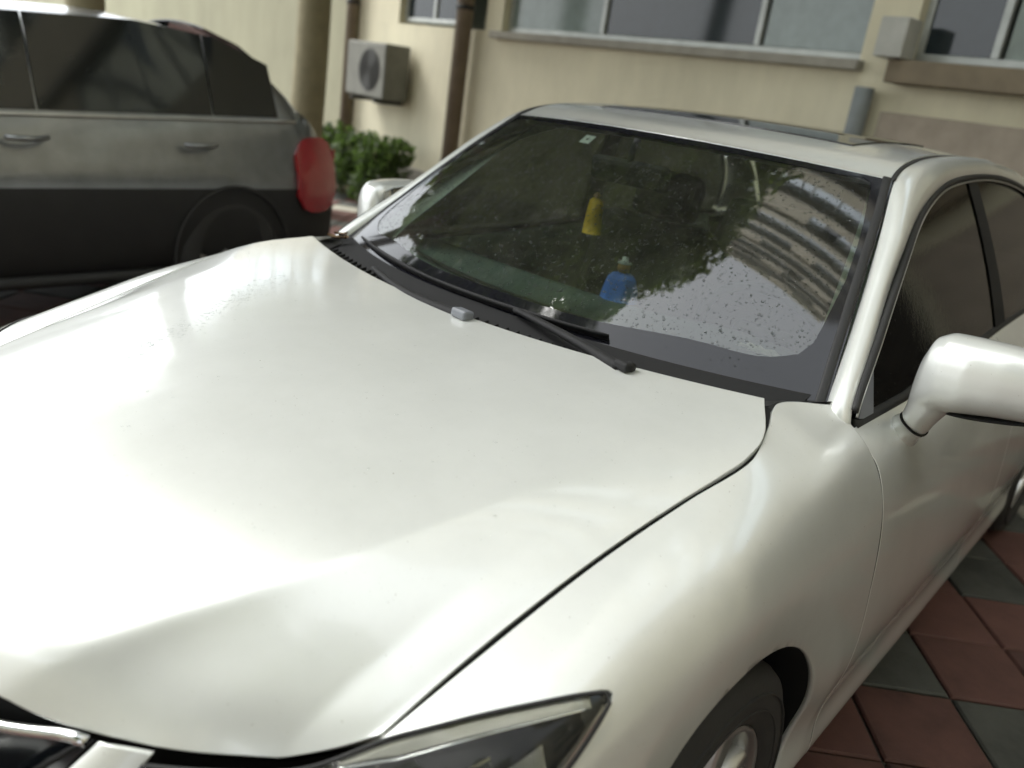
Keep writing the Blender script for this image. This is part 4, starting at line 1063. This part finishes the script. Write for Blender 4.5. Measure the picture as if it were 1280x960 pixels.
for k, (a, d, r) in enumerate(((-3.55, -.55, .34), (-2.95, -.5, .30), (-2.35, -.52, .32))):
    q = B0+bx_*a+by_*d; o = empty('shrub', (q[0], q[1], 0)); tag(o, ['round green shrub at the wall foot, nearest the tree', 'middle of the three round green shrubs at the wall foot', 'round green shrub at the wall foot, nearest the brown drain pipe'][k], 'shrub', 'shrubs at the foot of the wall')
    leaf_cloud('foliage', 'hedge_green', o, [(0, 0, .45, r), (.15, .05, .6, r*.7), (-.14, 0, .55, r*.7), (0, -.08, .25, r)], 1800, .075, 40+k)
    for j in range(4): sweep('stem', curve([(0, 0, 0), (.05*math.cos(j*1.6), .05*math.sin(j*1.6), .25), (.15*math.cos(j*1.6), .12*math.sin(j*1.6), .6)], 5), circ(.012, 6), 'bark', o, up=(1, .1, 0))

# ================================================================== THE DARK HATCHBACK
hb = empty('hatchback', (-3.86, 2.28, 0)); hb.scale = (1, 1, 1.08); tag(hb, 'dark grey hatchback with a red tail light, parked alongside on the left', 'car')
# local: y = 0 at the tail, negative towards the nose; x = 0 centre line
def hb_top(y): return float(np.interp(y, [-4.3, -4.2, -3.9, -3.2, -2.95, -2.2, -1.9, -1.2, -.75, -.38, -.08, 0], [.62, .72, .80, .93, .97, 1.36, 1.43, 1.475, 1.45, 1.34, 1.02, .86]))
HY = np.concatenate([np.linspace(-4.3, -3.9, 12), np.linspace(-3.85, -.8, 50), np.linspace(-.76, 0, 26)])
def hb_side(y):
    e = max(0, (-3.5-y)/.8); r = max(0, (y+.5)/.5); return 1-.22*e**2.2-.13*r**2.4
def hb_belt(y): return float(np.interp(y, [-4.3, -3, -1.5, -.3, 0], [.66, .90, .95, .99, .84]))
P = np.zeros((len(HY), 23, 3))
for i, y in enumerate(HY):
    w = .86*hb_side(y); bz = min(hb_belt(y), hb_top(y)-.005)
    prof = [(.80, .18), (.93, .22), (.985, .35), (1.0, .55), (.995, .66), (.978, .735), (.945, .80), (.905, bz-.045), (.872, bz)]
    tz = hb_top(y); prof = [(a, min(z, tz)) for a, z in prof]
    xr = .66 if tz > bz+.2 else .80
    for q in (.35, .7, .92): prof.append((.868+(xr-.868)*q, bz+(tz-.03-bz)*q if tz > bz+.05 else bz+(tz-bz)*q))
    half = prof[:11]
    right = [(a*w, z) for a, z in half]; left = [(-a*w, z) for a, z in half[::-1]]
    ctr = [(0, tz)]
    P[i] = np.array([(x, y, z) for x, z in right+ctr+left])
hbb = grid('body', P, 'dark_paint', hb); hbb.data.materials.append(MAT['black_trim'])
for p_ in hbb.data.polygons: p_.material_index = 1 if p_.center.z < .66 else 0
hbb.modifiers.new('smooth', 'SUBSURF').render_levels = 1
link('tail_panel', P[-1], [tuple(range(23))], 'dark_paint', hb, smooth=False); link('nose_panel', P[0], [tuple(range(23))[::-1]], 'dark_paint', hb, smooth=False)
def hb_glass(name, y0, y1, s, gap0=.03, n=16):
    Q = np.zeros((n, 6, 3))
    for i, y in enumerate(np.linspace(y0, y1, n)):
        w = .86*hb_side(y); bz = hb_belt(y)+.03; tz = max(hb_top(y)-.085, bz+.002)
        for j, v in enumerate(np.linspace(0, 1, 6)):
            z = bz+(tz-bz)*v; f = (z-hb_belt(y))/max(hb_top(y)-.03-hb_belt(y), .05); x = w*(.868+(.66-.868)*min(f, 1))+.012; Q[i, j] = (s*x, y, z)
    panel(name, Q, 'dark_glass', hb, out=(s, 0, .3), flange=.01)
for s in (1, -1):
    hb_glass('front_door_glass', -2.62, -1.722, s); hb_glass('rear_door_glass', -1.712, -.832, s); hb_glass('quarter_glass', -.822, -.42, s)
    Q = np.zeros((8, 8, 3))
    for i, y in enumerate(np.linspace(-.34, -.004, 8)):
        for j, z in enumerate(.725+np.linspace(-.20, .20, 8)*(1-.45*abs((i-3.5)/3.5)**4)):
            Q[i, j] = (s*(.014+.86*hb_side(y)*np.interp(z, [.55, .66, .735, .80, .90, .97], [1, .995, .978, .945, .905, .872])+.012), y, z)
    panel('tail_light', Q, 'red_lens', hb, out=(s, 0, 0), flange=.02)
    for zz_, mt_ in ((.66, 'dark_glass'), (.80, 'dark_glass')):
        yv = np.linspace(-.28, -.05, 10); wv = .006 if mt_ == 'dark_glass' else .022
        sweep('tail_light_divider', np.array([(s*(.017+.86*hb_side(y)*np.interp(zz_, [.55, .66, .735, .80, .90, .97], [1, .995, .978, .945, .905, .872])), y, zz_) for y in yv]), [(-.004, -wv), (.004, -wv), (.004, wv), (-.004, wv)], mt_, hb)
    Q2 = np.zeros((8, 8, 3))
    for i, x in enumerate(np.linspace(.42, .735, 8)):
        for j, z in enumerate(np.linspace(.54, .86, 8)): Q2[i, j] = (s*x, .008-.02*(x-.42), z)
    panel('tail_light_inner', Q2, 'red_lens', hb, out=(0, 1, 0), flange=.02)
    for wy in (-.75, -3.4):
        w = empty('wheel'); w.parent = hb; c = (s*.76, wy, .31)
        lathe('tyre', [(-.09, .2), (-.1, .26), (-.08, .305), (0, .312), (.08, .305), (.1, .26), (.09, .2)], c, 'tyre', w, 40, s)
        lathe('rim', [(.085, .205), (.07, .19), (.06, .1), (.075, .05), (.07, .0)], c, 'dull_chrome', w, 40, s)
        lathe('wheel_arch', [(.115, .345), (.118, .355), (.112, .365)], c, 'black_trim', hb, 40, s)
    mm = box('door_mirror', (s*.98, -2.50, 1.02), (.20, .12, .14), 'dark_paint', hb, .045, seg=4)
    for yh in (-1.80, -.95): sweep('door_handle', curve(np.array([(s*.835, yh-.09, .86), (s*.868, yh-.05, .862), (s*.868, yh+.05, .864), (s*.835, yh+.09, .866)]), 12), circ(.012, 8), 'dark_paint', hb)
    sweep('belt_strip', np.array([(s*(.86*hb_side(y)*.872+.004), y, hb_belt(y)+.008) for y in np.linspace(-2.9, -.30, 30)]), circ(.009, 8), 'dull_chrome', hb)
    sweep('side_sill', np.array([(s*.835, y, .235) for y in np.linspace(-3.0, -1.1, 12)]), circ(.03, 8), 'black_trim', hb)
hbt = np.array([(x*.9, -.055-.30*0, 0) for x in np.linspace(-.5, .5, 9)])
Q = np.zeros((9, 6, 3))
for i, x in enumerate(np.linspace(-.5, .5, 9)):
    for j, y in enumerate(np.linspace(-.13, -.66, 6)): Q[i, j] = (x*.74*(1-.12*j/5), y+.006, hb_top(y)+.004-.09*x*x)
panel('tailgate_glass', Q, 'dark_glass', hb, out=(0, .7, .7), flange=.008)
Q = np.zeros((9, 8, 3))
for i, x in enumerate(np.linspace(-.62, .62, 9)):
    for j, y in enumerate(np.linspace(-2.90, -2.14, 8)): Q[i, j] = (x*(1-.16*j/7), y-.004, hb_top(y)+.008-.085*x*x)
panel('front_windscreen', Q, 'dark_glass', hb, out=(0, -.5, .8), flange=.006)
